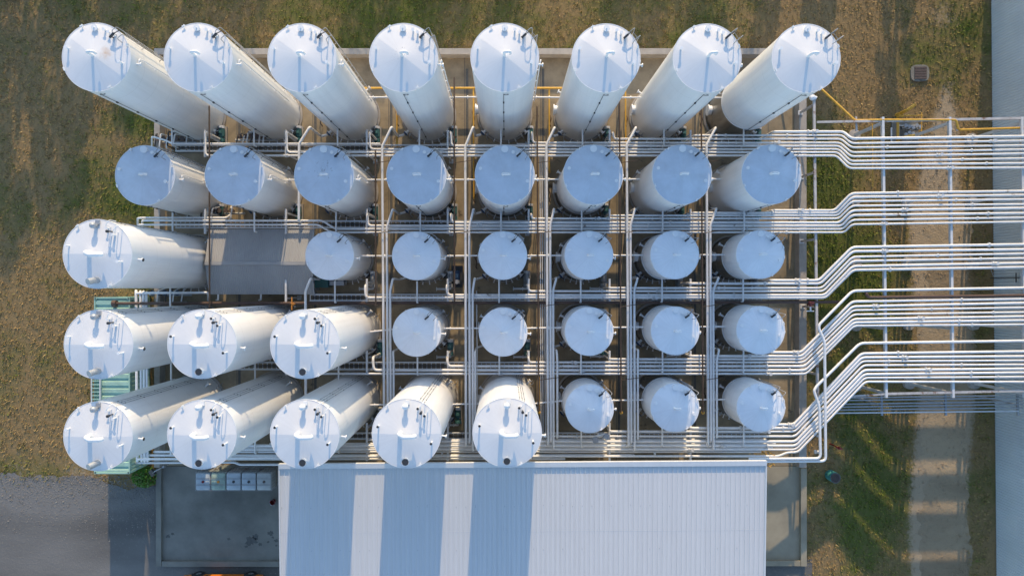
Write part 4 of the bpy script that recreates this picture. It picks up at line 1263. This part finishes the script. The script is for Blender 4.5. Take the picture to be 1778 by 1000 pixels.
link('end_door', MB().box((cx, cy - L / 2 + .07, zc / 2), (W - .3, .05, zc - .3)).box((cx, cy + L / 2 - .07, zc / 2), (W - .3, .05, zc - .3)).mesh('end_door', 'green', 0), t)
mb = MB()
for sx in (-1, 1):
    for sy in (-1, 1):
        mb.cyl((cx + sx * (W / 2 - .08), cy + sy * (L / 2 - .08), zc + .034), (cx + sx * (W / 2 - .08), cy + sy * (L / 2 - .08), zc + .044), .05, 12)
link('corner_sockets', mb.mesh('corner_sockets', 'dark'), t)
# rack of flat slats on the container's left edge
t = thing('slat_rack', 'pale green slatted rack lying on the left edge of the container roof', 'rack', P(167, 610, 2.75))
mb = MB()
for i in range(24):
    mb.box((0, 1.2 - i * .24, 0), (.50, .06, .10))
link('slats', mb.mesh('slats', 'green', 0), t)
link('rail', MB().box((-.28, -1.6, 0), (.06, 6.0, .12)).box((.28, -1.6, 0), (.06, 6.0, .12)).mesh('rail', 'beam', 0), t)

# ------------------------------------------------------------------ IBC totes, stacked two high
TOT = [(352, 'white tote with a small red cap, leftmost of the row on the shaded slab', 'tote', 'red'), (378.6, 'greenish tote with orange cap, second from left on the shaded slab', 'tote_green', 'orangepaint'),
       (405.2, 'white tote with dark cap, middle of the row on the shaded slab', 'tote', 'dark'), (431.6, 'white tote with black and white cap, second from right on the shaded slab', 'tote', 'dark'),
       (458, 'brown stained white tote, rightmost of the row by the pale roof', 'tote_stain', 'rust')]
for px, lab, mm, capm in TOT:
    for lv in (0, 1):
        z0 = .02 + lv * 1.16
        q = P(px, 836, 2.3)
        lb = lab if lv else lab.replace('tote', 'tote stacked underneath the', 1) if False else (lab if lv else 'lower tote under the ' + lab.split(',')[0].split(' with')[0] + ', ' + lab.split(', ')[1].split(' on the')[0].split(' by the')[0] + ' stack')
        t = thing('tote', lb, 'tote', (q.x, q.y, z0), 0, 'stacked white totes')
        key = ('tank', mm)
        if key not in PLIB:
            mb = MB()
            hx, hy, rr = .475, .575, .10
            lay = []
            for zq, ins in ((.17, .03), (.22, 0), (1.02, 0), (1.08, .02), (1.11, .07)):
                lay.append((zq, ins))
            ring = []
            for k_ in range(24):
                a = 2 * math.pi * (k_ + .5) / 24
                cx_, cy_ = math.cos(a), math.sin(a)
                ring.append((math.copysign(hx - rr, cx_) + rr * cx_, math.copysign(hy - rr, cy_) + rr * cy_))
            vs = [(x * (1 - i_ / hx * 1.0), y * (1 - i_ / hy * 1.0), zq) for zq, i_ in lay for x, y in ring]
            fs = [(l * 24 + k_, l * 24 + (k_ + 1) % 24, (l + 1) * 24 + (k_ + 1) % 24, (l + 1) * 24 + k_) for l in range(len(lay) - 1) for k_ in range(24)]
            fs.append(tuple(range((len(lay) - 1) * 24, len(lay) * 24)))
            mb.add(vs, fs)
            for yq in (-.26, .0, .26):
                if yq: mb.box((0, yq, 1.112), (.86, .02, .016))
            PLIB[key] = mb.mesh('bottle', mm, 30)
        link('bottle', PLIB[key], t)
        if 'cage' not in PLIB:
            mb = MB()
            for zq in (.25, .45, .65, .85, 1.06):
                for s_ in (-1, 1):
                    mb.bar((-.5, s_ * .6, zq), (.5, s_ * .6, zq), .022, .022).bar((s_ * .5, -.6, zq), (s_ * .5, .6, zq), .022, .022)
            for s_ in (-1, 1):
                for u in np.linspace(-.5, .5, 6): mb.bar((u, s_ * .6, .15), (u, s_ * .6, 1.07), .02, .02)
                for u in np.linspace(-.6, .6, 7): mb.bar((s_ * .5, u, .15), (s_ * .5, u, 1.07), .02, .02)
            for yq in (-.2, .2): mb.bar((-.5, yq, 1.135), (.5, yq, 1.135), .03, .02)
            PLIB['cage'] = mb.mesh('cage', 'rail', 0)
            mb = MB().box((0, 0, .13), (1.0, 1.2, .03))
            for u in (-.42, 0, .42): mb.box((u, 0, .06), (.12, 1.18, .11))
            PLIB['pallet'] = mb.mesh('pallet', 'wood', 0)
        link('cage', PLIB['cage'], t); link('pallet', PLIB['pallet'], t)
        PL(('cap', capm), MB().cyl((.02, .0, 1.10), (.02, 0, 1.16), .085, 16), capm)
        link('cap', PLIB[('cap', capm)], t)

# ------------------------------------------------------------------ orange pickup at the lower edge
t = thing('pickup', 'orange pickup truck parked below the shaded slab, cut by the bottom edge', 'pickup', (-19.3, -20.58, .004))
prof = [(-2.72, .55), (-2.70, .80), (-2.2, .98), (-1.35, 1.05), (-.62, 1.70), (.55, 1.72), (.85, 1.10), (2.62, 1.08), (2.70, .85), (2.68, .48), (1.98, .40), (-2.0, .38)]
mb = MB()
hw = .90
def sec(z): return hw if z < 1.0 else hw - (z - 1.0) * .22
vs = [(x, -sec(z), z) for x, z in prof] + [(x, sec(z), z) for x, z in prof]
k_ = len(prof)
mb.add(vs, [(i, (i + 1) % k_, k_ + (i + 1) % k_, k_ + i) for i in range(k_)] + [tuple(range(k_))[::-1], tuple(range(k_, 2 * k_))])
link('body', mb.mesh('body', 'orange', 25), t)
for s_, yy in ((1, hw), (-1, -hw)):
    mb = MB().add([(-1.15, s_ * (sec(1.14) + .006), 1.14), (-.62, s_ * (sec(1.62) + .006), 1.62), (.48, s_ * (sec(1.62) + .006), 1.62), (.68, s_ * (sec(1.14) + .006), 1.14)], [(0, 1, 2, 3)])
    link('side_window', mb.mesh('side_window', 'glass', 0), t)
    link('mirror', MB().box((-.95, s_ * (hw + .10), 1.12), (.12, .2, .16)).mesh('mirror', 'dark', 0), t)
    link('door_handle', MB().box((-.05, s_ * (hw + .012), .98), (.16, .03, .035)).box((.62, s_ * (hw + .012), .98), (.12, .03, .035)).mesh('door_handle', 'dark', 0), t)
    link('headlight', MB().box((-2.60, s_ * .68, .80), (.22, .34, .14)).mesh('headlight', 'chrome', 0), t)
    for xw in (-1.80, 1.78):
        o = link('wheel', MB().lathe((0, 0, 0), [(.20, -.12), (.33, -.12), (.375, -.08), (.375, .08), (.33, .12), (.20, .12)], 28).mesh('wheel', 'tyre', 40), t, (xw, s_ * (hw - .06), .375))
        o.rotation_euler = (R(90), 0, 0)
        mb = MB().lathe((0, 0, 0), [(.001, -.09), (.06, -.10), (.2, -.10), (.21, 0), (.2, .10), (.06, .10), (.001, .09)], 20)
        for q in range(5):
            a = 2 * math.pi * q / 5
            for zz in (-.105, .105): mb.box((.13 * math.cos(a), .13 * math.sin(a), zz), (.10, .035, .012), a)
        link('rim', mb.mesh('rim', 'chrome', 40), o)
        mb = MB().tube([(xw + .43 * math.cos(u), s_ * (hw + .01), .375 + .43 * math.sin(u)) for u in np.linspace(0, math.pi, 12)], .045, 6)
        link('wheel_arch', mb.mesh('wheel_arch', 'dark'), t)
link('windscreen', MB().add([(-1.30, -.76, 1.10), (-.68, -.70, 1.655), (-.68, .70, 1.655), (-1.30, .76, 1.10)], [(3, 2, 1, 0)]).mesh('windscreen', 'glass', 0), t).location = (-.03, 0, .035)
link('cargo_bed', MB().bbox((.95, -.74, 1.083), (2.55, .74, 1.10)).mesh('cargo_bed', 'dark', 0), t)

# ------------------------------------------------------------------ small things
t = thing('bucket', 'small red bucket with a pale lid on the shaded slab by the roof', 'bucket', G(476, 869, .02))
link('body', MB().lathe((0, 0, 0), [(.001, 0), (.13, 0), (.17, .36), (.18, .38), (.16, .38), (.12, .06), (.001, .06)], 20).mesh('body', 'red'), t)
link('handle', MB().tube([(.17 * math.cos(a) - .1 * math.sin(a), -.17 * math.cos(a) - .1 * math.sin(a), .38 + .04 * math.sin(a)) for a in np.linspace(0, math.pi, 9)], .012, 6).mesh('handle', 'galv'), t)
link('lid', MB().box((-.16, -.20, .04), (.16, .12, .03), .7).mesh('lid', 'fit', 0), t)

t = thing('floodlight', 'black floodlight on a bent arm at the upper left corner of the shaded slab', 'floodlight', G(303, 800))
link('arm', MB().tube([(0, 0, .0), (0, 0, 1.9), (-.25, -.12, 2.0), (-.5, -.3, 1.95)], .04, 8, .1).mesh('arm', 'galv'), t)
link('lamp_head', MB().bar((-.42, -.2, 1.95), (-.72, -.42, 1.75), .42, .16).mesh('lamp_head', 'dark', 0), t)
link('junction_box', MB().box((.1, .05, 1.7), (.16, .12, .2)).mesh('junction_box', 'galv', 0), t)

t = thing('floodlight', 'pair of grey floodlights on a white pole below the bottom row of tanks', 'floodlight', P(1047, 748, 0))
q = P(1040, 756, 4.4); t.location = (q.x, q.y, 0)
link('pole', MB().cyl((0, 0, 0), (0, 0, 4.4), .045, 10).bar((-.22, -.02, 4.38), (.42, .12, 4.38), .06, .06).mesh('pole', 'pipe'), t)
for px_, rz_ in (((-.22, -.28, 4.30), .25), ((.46, -.06, 4.35), -.5)):
    link('lamp_head', MB().box(px_, (.34, .36, .14), rz_).box((px_[0], px_[1], px_[2] + .08), (.26, .28, .04), rz_).mesh('lamp_head', 'galv', 0), t)

t = thing('well_riser', 'round teal concrete riser with a rusty grated lid on the grass, lower right', 'well', G(1441, 824))
link('riser', MB().lathe((0, 0, 0), [(.36, 0), (.36, .78), (.30, .78), (.30, .5)], 32).mesh('riser', 'aqua'), t)
mb = MB()
for i in range(7):
    u = -.24 + i * .08; l = math.sqrt(max(.01, .30 ** 2 - u * u))
    mb.box((0, u, .77), (2 * l, .05, .03))
mb.lathe((0, 0, .75), [(.27, 0), (.27, .045), (.345, .045), (.345, .032)], 28)
link('grate', mb.mesh('grate', 'rust', 30), t)

t = thing('hydrant', 'red hydrant post on the grass right of the tank yard', 'hydrant', G(1441, 770))
link('post', MB().cyl((0, 0, 0), (0, 0, 1.25), .05, 12).mesh('post', 'red'), t)
link('head', MB().lathe((0, 0, 1.2), [(.05, -.05), (.10, 0), (.10, .18), (.06, .24), (.001, .26)], 16).cyl((-.2, .05, 1.28), (.22, -.08, 1.28), .055, 10).mesh('head', 'red'), t)

t = thing('drain_grate', 'rusty slatted drain grate set in a small concrete pad on the grass, upper right', 'drain grate', P(1596, 128, -DROP))
mb = MB(); n = 10
pad = [(.66 * math.copysign(abs(math.cos(a)) ** .6, math.cos(a)), .60 * math.copysign(abs(math.sin(a)) ** .6, math.sin(a))) for a in np.linspace(0, 2 * math.pi, 24, endpoint=False)]
mb.add([(x, y, -.1) for x, y in pad] + [(x, y, .10) for x, y in pad], [(i, (i + 1) % 24, 24 + (i + 1) % 24, 24 + i) for i in range(24)] + [tuple(range(24, 48))])
link('pad', mb.mesh('pad', 'slab', 30), t)
mb = MB()
for i in range(5):
    mb.box((.02, .36 - i * .18, .125), (.86, .145, .05))
link('grate', mb.mesh('grate', 'rust', 0), t)
link('handle', MB().tube([(.15 + .14 * math.cos(a), -.50 - .1 * math.sin(a), .13) for a in np.linspace(0, math.pi, 10)][::-1], .02, 6).mesh('handle', 'dark'), t)

# gas valve station
t = thing('gas_station', 'yellow gas valve station with bent pipes on the grass above the pipe bridge', 'gas station', P(1556, 224, -DROP + .15))
link('riser_pipe', MB().tube([(-.15, -.9, .4), (-.15, -.9, 1.5), (.35, -.85, 1.6)], .11, 12, .3).tube([(-.18, .9, .3), (-.18, .9, 1.6), (.28, 1.25, 1.75)], .11, 12, .3).tube([(-.17, -.9, .5), (-.17, .9, .5)], .09, 10).cyl((-.32, .75, .8), (.0, .75, .8), .14, 12).mesh('riser_pipe', 'yellow'), t)
link('skid_frame', MB().box((.8, .2, .12), (1.5, .08, .08)).box((.8, -.75, .12), (1.5, .08, .08)).box((.1, -.28, .12), (.08, 1.0, .08)).box((-.55, -.5, .35), (.08, 1.0, .08)).mesh('skid_frame', 'beam', 0), t)
mb = MB()
for i in range(9):
    x, y = .35 + (i % 5) * .26, .1 - (i // 5) * .5 - .07 * (i % 3)
    mb.cyl((x, y, .2), (x, y, .55), .06, 10).cyl((x, y, .55), (x, y, .6), .13, 12)
    mb.cyl((x - .12, y - .12, .35), (x + .12, y - .1, .35), .05, 8)
link('valves', mb.mesh('valves', 'galv'), t)
link('gauge_pipe', MB().tube([(-.1, .72, .9), (1.35, .72, .9)], .035, 8).mesh('gauge_pipe', 'yellow'), t)
link('base_slab', MB().box((.6, -.2, .01), (1.9, 1.8, .1)).mesh('base_slab', 'slab', 0), t)

t = thing('safety_cage', 'yellow hooped ladder cage at the upper right corner of the pale roof', 'ladder cage', P(1334, 800, 0))
q = P(1334, 797, 3.0); t.location = (q.x, q.y, 0)
mb = MB()
for zz in np.arange(.9, 3.4, .7):
    mb.tube([(.06 + .34 * math.sin(a), .45 * math.cos(a), zz) for a in np.linspace(0, math.pi, 8)], .02, 6)
for a in (0.0, .8, 1.57, 2.3, 3.14):
    mb.cyl((.06 + .34 * math.sin(a), .45 * math.cos(a), .9), (.06 + .34 * math.sin(a), .45 * math.cos(a), 3.3), .018, 6)
link('cage', mb.mesh('cage', 'yellow'), t)
mb = MB()
for s_ in (-.2, .2): mb.cyl((0, s_, 0), (0, s_, 3.6), .022, 6)
for zz in np.arange(.3, 3.5, .3): mb.cyl((0, -.2, zz), (0, .2, zz), .014, 5)
link('ladder', mb.mesh('ladder', 'yellow'), t)

t = thing('orange_valve', 'orange valve stand with a crossbar over the rusty pipe below the shed', 'valve', P(507, 527, 0))
q = P(507, 527, 3.1); t.location = (q.x, q.y, 0)
link('stem', MB().cyl((0, -.42, 3.12), (0, .42, 3.12), .045, 10).cyl((0, 0, 2.6), (0, 0, 3.12), .06, 10).mesh('stem', 'orangepaint'), t)
link('handle', MB().cyl((-.05, 0, 3.16), (.24, -.02, 3.16), .03, 8).cyl((.1, -.14, 3.16), (.1, .1, 3.16), .025, 8).mesh('handle', 'orangepaint'), t)
link('stand', MB().box((.02, -.2, 1.3), (.08, .08, 2.6)).mesh('stand', 'galv', 0), t)

t = thing('chiller', 'teal machine cabinet tucked below the shed and the first small middle row tank', 'machine', G(566, 491))
link('cabinet', MB().box((-.1, 0, .65), (1.1, .62, 1.1)).box((-.1, 0, 1.22), (1.16, .68, .06)).mesh('cabinet', 'teal', 0), t)
link('side_unit', MB().box((1.0, .05, .55), (.95, .45, .9)).box((1.0, .05, 1.02), (1.0, .5, .05)).mesh('side_unit', 'galv', 0), t)

# valve manifolds in the shade under the left end of the top bundle and in the second row
for (gx_, gy_, lab) in ((308, 250, 'cluster of pipes and valves under the leftmost tank of the top row'), (448, 246, 'cluster of pipes and valves between the first two top row tanks'), (392, 372, 'cluster of dark hooked pipes between the first two second row tanks'), (300, 512, 'cluster of blue valves below the tall tank left of the shed')):
    t = thing('valve_manifold', lab, 'valve manifold', G(gx_, gy_), 0, 'valve manifolds in the yard')
    lr = random.Random(gx_)
    for i in range(6):
        x = -1.1 + i * .42
        h = .7 + lr.random() * 1.2
        link('standpipe', MB().tube([(x, -.5, .1), (x, -.5, h), (x + .1, .1 + lr.random() * .4, h), (x + .1, .5, .3)], .05, 8, .12).mesh('standpipe', 'pipe' if i % 3 else 'dark'), t)
    mb = MB()
    for i in range(5):
        x = -.9 + i * .42
        mb.cyl((x, .15, .5), (x, .15, .95), .08, 10).cyl((x, .15, .95), (x, .15, .98), .17, 14)
    link('valves', mb.mesh('valves', 'blue' if gx_ == 300 else 'rust'), t)
    link('header', MB().cyl((-1.4, 0, .4), (1.5, 0, .4), .08, 10).mesh('header', 'galv'), t)

# leafy weed by the container
def leafy(name, label, cat, loc, rx, ry, h, n, m, ls):
    v, f = [], []
    for i in range(n):
        a, rr = rng.random() * 2 * math.pi, math.sqrt(rng.random())
        c = Vector((rx * rr * math.cos(a), ry * rr * math.sin(a), h * (.15 + .85 * rng.random() * (1 - .5 * rr))))
        d = Vector(rng.normal(size=3)).normalized(); e = d.cross(Vector(rng.normal(size=3))).normalized()
        s_ = ls * (.6 + .8 * rng.random()); o_ = len(v)
        v += [c - d * s_, c + e * s_ * .4, c + d * s_, c - e * s_ * .4]; f.append((o_, o_ + 1, o_ + 2, o_ + 3))
    mb = MB(); mb.add(v, f)
    t = thing(name, label, cat, loc)
    link('foliage', mb.mesh('foliage', m, 0), t)
    mb = MB()
    for i in range(7):
        a = i * .9
        mb.tube([(0, 0, 0), (rx * .3 * math.cos(a), ry * .3 * math.sin(a), h * .4), (rx * .6 * math.cos(a), ry * .6 * math.sin(a), h * .8)], .015, 5)
    link('stem', mb.mesh('stem', 'bark'), t)


leafy('weed_bush', 'bright green leafy weed between the green container end and the slab', 'bush', G(255, 825), .85, .75, .8, 900, 'bush', .09)

# ------------------------------------------------------------------ turf blades over the soil
def blades(n):
    xs = rng.uniform(-37, 37, n); ys = rng.uniform(-21.5, 21.5, n)
    kk = H / (H - bank(xs))
    px, py = NX + 25 * xs * kk, NY - 25 * ys * kk
    ok = np.ones(n, bool)
    jit = rng.normal(0, 8, n)
    ok &= ~((px > 274) & (px < 1394) & (py > 90) & (py < 808))
    ok &= ~((px > 270) & (px < 1400) & (py > 800) & (py < 984))
    ok &= ~((px + jit < 1405 + 0 * px) & (py + jit > 838) & (py > 800) & (px < 1402))
    ok &= ~((px > 1718))
    ok &= ~(rng.random(n) < dirtness(xs, ys) * np.where(py > 330, .93, .65))
    ok &= ~((np.abs(px - 1596) < 17) & (np.abs(py - 128) < 16))
    ok &= fbm(xs * .9 + 3, ys * .9 + 1) + rng.random(n) * .35 > .42
    xs, ys = xs[ok], ys[ok]; n = len(xs)
    g = greenness(xs, ys)
    k = 5
    X = np.repeat(xs, k); Y = np.repeat(ys, k)
    X = X + rng.normal(0, .05, n * k); Y = Y + rng.normal(0, .05, n * k)
    Gr = np.repeat(g, k)
    hgt = rng.uniform(.03, .15, n * k) * (.7 + .6 * Gr); lean = rng.uniform(.03, .12, n * k); an = rng.uniform(0, 2 * np.pi, n * k); wdt = rng.uniform(.015, .035, n * k)
    big = np.where(rng.random(n * k) < .06, 1.8, 1.0); hgt = hgt * (1 + .5 * (big - 1)); lean = lean * big; wdt = wdt * big
    base = -.03 + np.repeat(bank(xs), k)
    tx, ty = np.cos(an), np.sin(an)
    v = np.empty((n * k, 3, 3))
    v[:, 0] = np.stack([X - ty * wdt, Y + tx * wdt, base], -1)
    v[:, 1] = np.stack([X + ty * wdt, Y - tx * wdt, base], -1)
    v[:, 2] = np.stack([X + tx * lean, Y + ty * lean, base + hgt + .02], -1)
    me = bpy.data.meshes.new('grass')
    nt_ = n * k
    me.vertices.add(nt_ * 3); me.vertices.foreach_set('co', v.reshape(-1).astype(np.float32))
    me.loops.add(nt_ * 3); me.loops.foreach_set('vertex_index', np.arange(nt_ * 3, dtype=np.int32))
    me.polygons.add(nt_); me.polygons.foreach_set('loop_start', np.arange(0, nt_ * 3, 3, dtype=np.int32))
    me.materials.append(M['blade'])
    me.update(calc_edges=True)
    set_green(me, v[:, :, 0].reshape(-1), v[:, :, 1].reshape(-1), np.repeat(rng.normal(0, .22, nt_), 3))
    o = struct('grass', me, 'short patchy grass round the tank yard', 'stuff')


blades(70000)


# ------------------------------------------------------------------ treeline north of the yard: its shade dapples the grass
def treeline():
    v, f = [], []
    tr = MB()
    for x, y, h, rad in ((-43, 33, 10, 3.2), (-39, 35, 10.5, 3.2), (-36, 33, 10.0, 3.0), (-32.5, 34.5, 10.2, 3.0), (-29.5, 33, 9.0, 2.4), (-25.5, 34, 7.0, 2.0), (-21.5, 33, 6.6, 2.2), (-17.5, 34, 6.8, 2.0), (-8.5, 33, 6.4, 2.2), (-3.5, 34, 6.6, 2.2), (.8, 33, 6.2, 1.9),
                         (9.5, 34, 6.6, 2.2), (14, 33, 6.3, 2.3), (18.5, 34, 6.3, 1.8), (22.8, 33, 7.6, 1.3), (29, 36, 8.2, 1.5)):
        tr.tube([(x, y, -.1), (x + .1, y, h * .3), (x - .05, y + .1, h * .75)], .16, 8)
        for i in range(7):
            a = i * 2.4
            tr.tube([(x, y, h * (.25 + .06 * i)), (x + rad * .6 * math.cos(a), y + rad * .6 * math.sin(a), h * (.45 + .06 * i))], .05, 5)
        clumps = []
        for i in range(26):
            a, u = rng.random() * 6.283, rng.random()
            rr = rad * math.sqrt(rng.random()) * (1 - .5 * abs(u - .45))
            clumps.append((x + rr * math.cos(a), y + rr * math.sin(a), h * (.32 + .66 * u), rad * (.22 + .2 * rng.random())))
        for cx, cy, cz, cr in clumps:
            for i in range(150 if x < -24 else 90):
                d = rng.normal(size=3); d = d / np.linalg.norm(d) * cr * rng.random() ** .4
                n = Vector(rng.normal(size=3)).normalized(); e = n.orthogonal().normalized(); q = n.cross(e)
                s_ = .11 + .09 * rng.random(); c = Vector((cx + d[0], cy + d[1], cz + d[2])); o_ = len(v)
                v += [c - e * s_, c + q * s_ * .5, c + e * s_, c - q * s_ * .5]; f.append((o_, o_ + 1, o_ + 2, o_ + 3))
    mb = MB(); mb.add(v, f)
    o = struct('treeline', mb.mesh('treeline', 'leaf', 0), 'row of leafy trees beyond the grass at the top', 'stuff')
    link('trunks', tr.mesh('trunks', 'bark'), o)


treeline()


# ------------------------------------------------------------------ loose stones on the gravel and the track
def stones():
    v, f = [], []
    def put(x, y, z, r):
        o_ = len(v); j = rng.uniform(.6, 1.3, 6)
        v.extend([(x + r * j[0], y, z), (x, y + r * j[1], z), (x - r * j[2], y, z), (x, y - r * j[3], z), (x + r * .2, y, z + r * .7 * j[4])])
        f.extend([(o_, o_ + 1, o_ + 4), (o_ + 1, o_ + 2, o_ + 4), (o_ + 2, o_ + 3, o_ + 4), (o_ + 3, o_, o_ + 4)])
    for i in range(3000):
        px = rng.uniform(-20, 275); py = 826 + abs(rng.normal(0, 42))
        if py > 1010: continue
        g = G(px, py); put(g.x, g.y, .003, rng.uniform(.02, .055) * (1.6 if rng.random() < .03 else 1))
    for i in range(1400):
        p = P(rng.normal(1642, 30), rng.uniform(230, 1010), -DROP); put(p.x, p.y, p.z - .025, rng.uniform(.012, .035))
    mb = MB(); mb.add(v, f)
    struct('pebbles', mb.mesh('pebbles', 'stone', 0), 'loose grey stones on the gravel lot and the dirt track', 'stuff')


M['stone'] = mat('stone_grey', (0.26, 0.24, 0.21), 0.9, var=0.5, scale=2.5)
stones()
for o in bpy.data.objects:
    if 'label' in o and not 4 <= len(o['label'].split()) <= 16: print('LABEL', len(o['label'].split()), o['label'])
_seen = {}
for o in bpy.data.objects:
    if 'label' in o and 'category' in o:
        if o['label'] in _seen: print('DUP', o['label'])
        _seen[o['label']] = 1

for i, (x, y0, y1) in enumerate(((937.5, 268, 764), (941, 268, 764), (945, 268, 764), (816, 396, 764), (827.5, 505, 764))):
    pipe('thin_pipe', 'thin pale pipe running down beside a white run, %s from the left' % ORD[{3: 1, 4: 2, 0: 3, 1: 4, 2: 5}[i]], [P(x, y0, 1.4), P(x, y0, 2.75), P(x + 2, y1, 2.75), P(x + 2, y1, 1.4)], .035, 'beam', 'thin pale pipes beside the white runs', n=6)

M['oil'] = mat('oil_dark', (0.125, 0.12, 0.105), 0.7, var=0.3, scale=4)
vs, fs = [], []
for px_, py_, r_ in ((436, 938, .34), (444, 931, .2), (452, 944, .12), (470, 925, .16), (480, 938, .12), (466, 940, .08), (398, 935, .10), (474, 932, .08), (428, 948, .1), (292, 930, .12), (300, 926, .1), (540 - 60, 946, .07)):
    g = G(px_, py_); o_ = len(vs); n_ = 22
    for k_ in range(n_):
        a = 2 * math.pi * k_ / n_; q = r_ * rng.uniform(.55, 1.25)
        vs.append((g.x + q * math.cos(a) * 1.3, g.y + q * math.sin(a), .024))
    fs.append(tuple(range(o_, o_ + n_)))
mb = MB(); mb.add(vs, fs)
struct('oil_stains', mb.mesh('oil_stains', 'oil', 0), 'dark oil stains on the shaded slab', 'stuff')

# floor joints and channel drains in the tank yard
mb = MB()
a, b = G(288, 806), G(1379, 101)
for gy_ in (266, 391, 509, 626, 748):
    y = G(0, gy_).y; mb.bbox((a.x, y - .02, .013), (b.x, y + .02, .017))
for i in range(9):
    x = (278 + 131.7 * i - NX + 2) / 25
    if a.x < x < b.x: mb.bbox((x - .02, a.y, .0135), (x + .02, b.y, .0175))
struct('floor_joints', mb.mesh('floor_joints', 'oil', 0), 'dark joints in the concrete floor between the tanks')
mb = MB()
for i in range(7):
    x = (416 + 131.7 * i - NX) / 25
    mb.bbox((x - .09, G(0, 790).y, .0145), (x + .09, G(0, 120).y, .019))
struct('floor_drains', mb.mesh('floor_drains', 'oil', 0), 'dark drain channels running down between the tank columns')
hall = next(o for o in bpy.data.objects if o.name.startswith('storage_hall'))
mb = MB(); o0 = hall.location
for yq in (2.55, 2.6, 5.2, 7.4):
    for i in range(0, nrh, 2):
        if rng.random() < .3:
            p = rp(i * pith + pith * .3, yq + rng.normal(0, .02)) - o0
            mb.box((p.x, p.y, p.z + .012), (.03, .03, .018))
link('screw_heads', mb.mesh('screw_heads', 'grey', 0), hall)
for yq in (4.1, 8.3):
    link('sheet_lap', MB().bar(rp(.05, yq) - o0 + Vector((0, 0, .006)), rp(wd - .05, yq) - o0 + Vector((0, 0, .006)), .05, .003).mesh('sheet_lap', 'roofmetal', 0), hall)
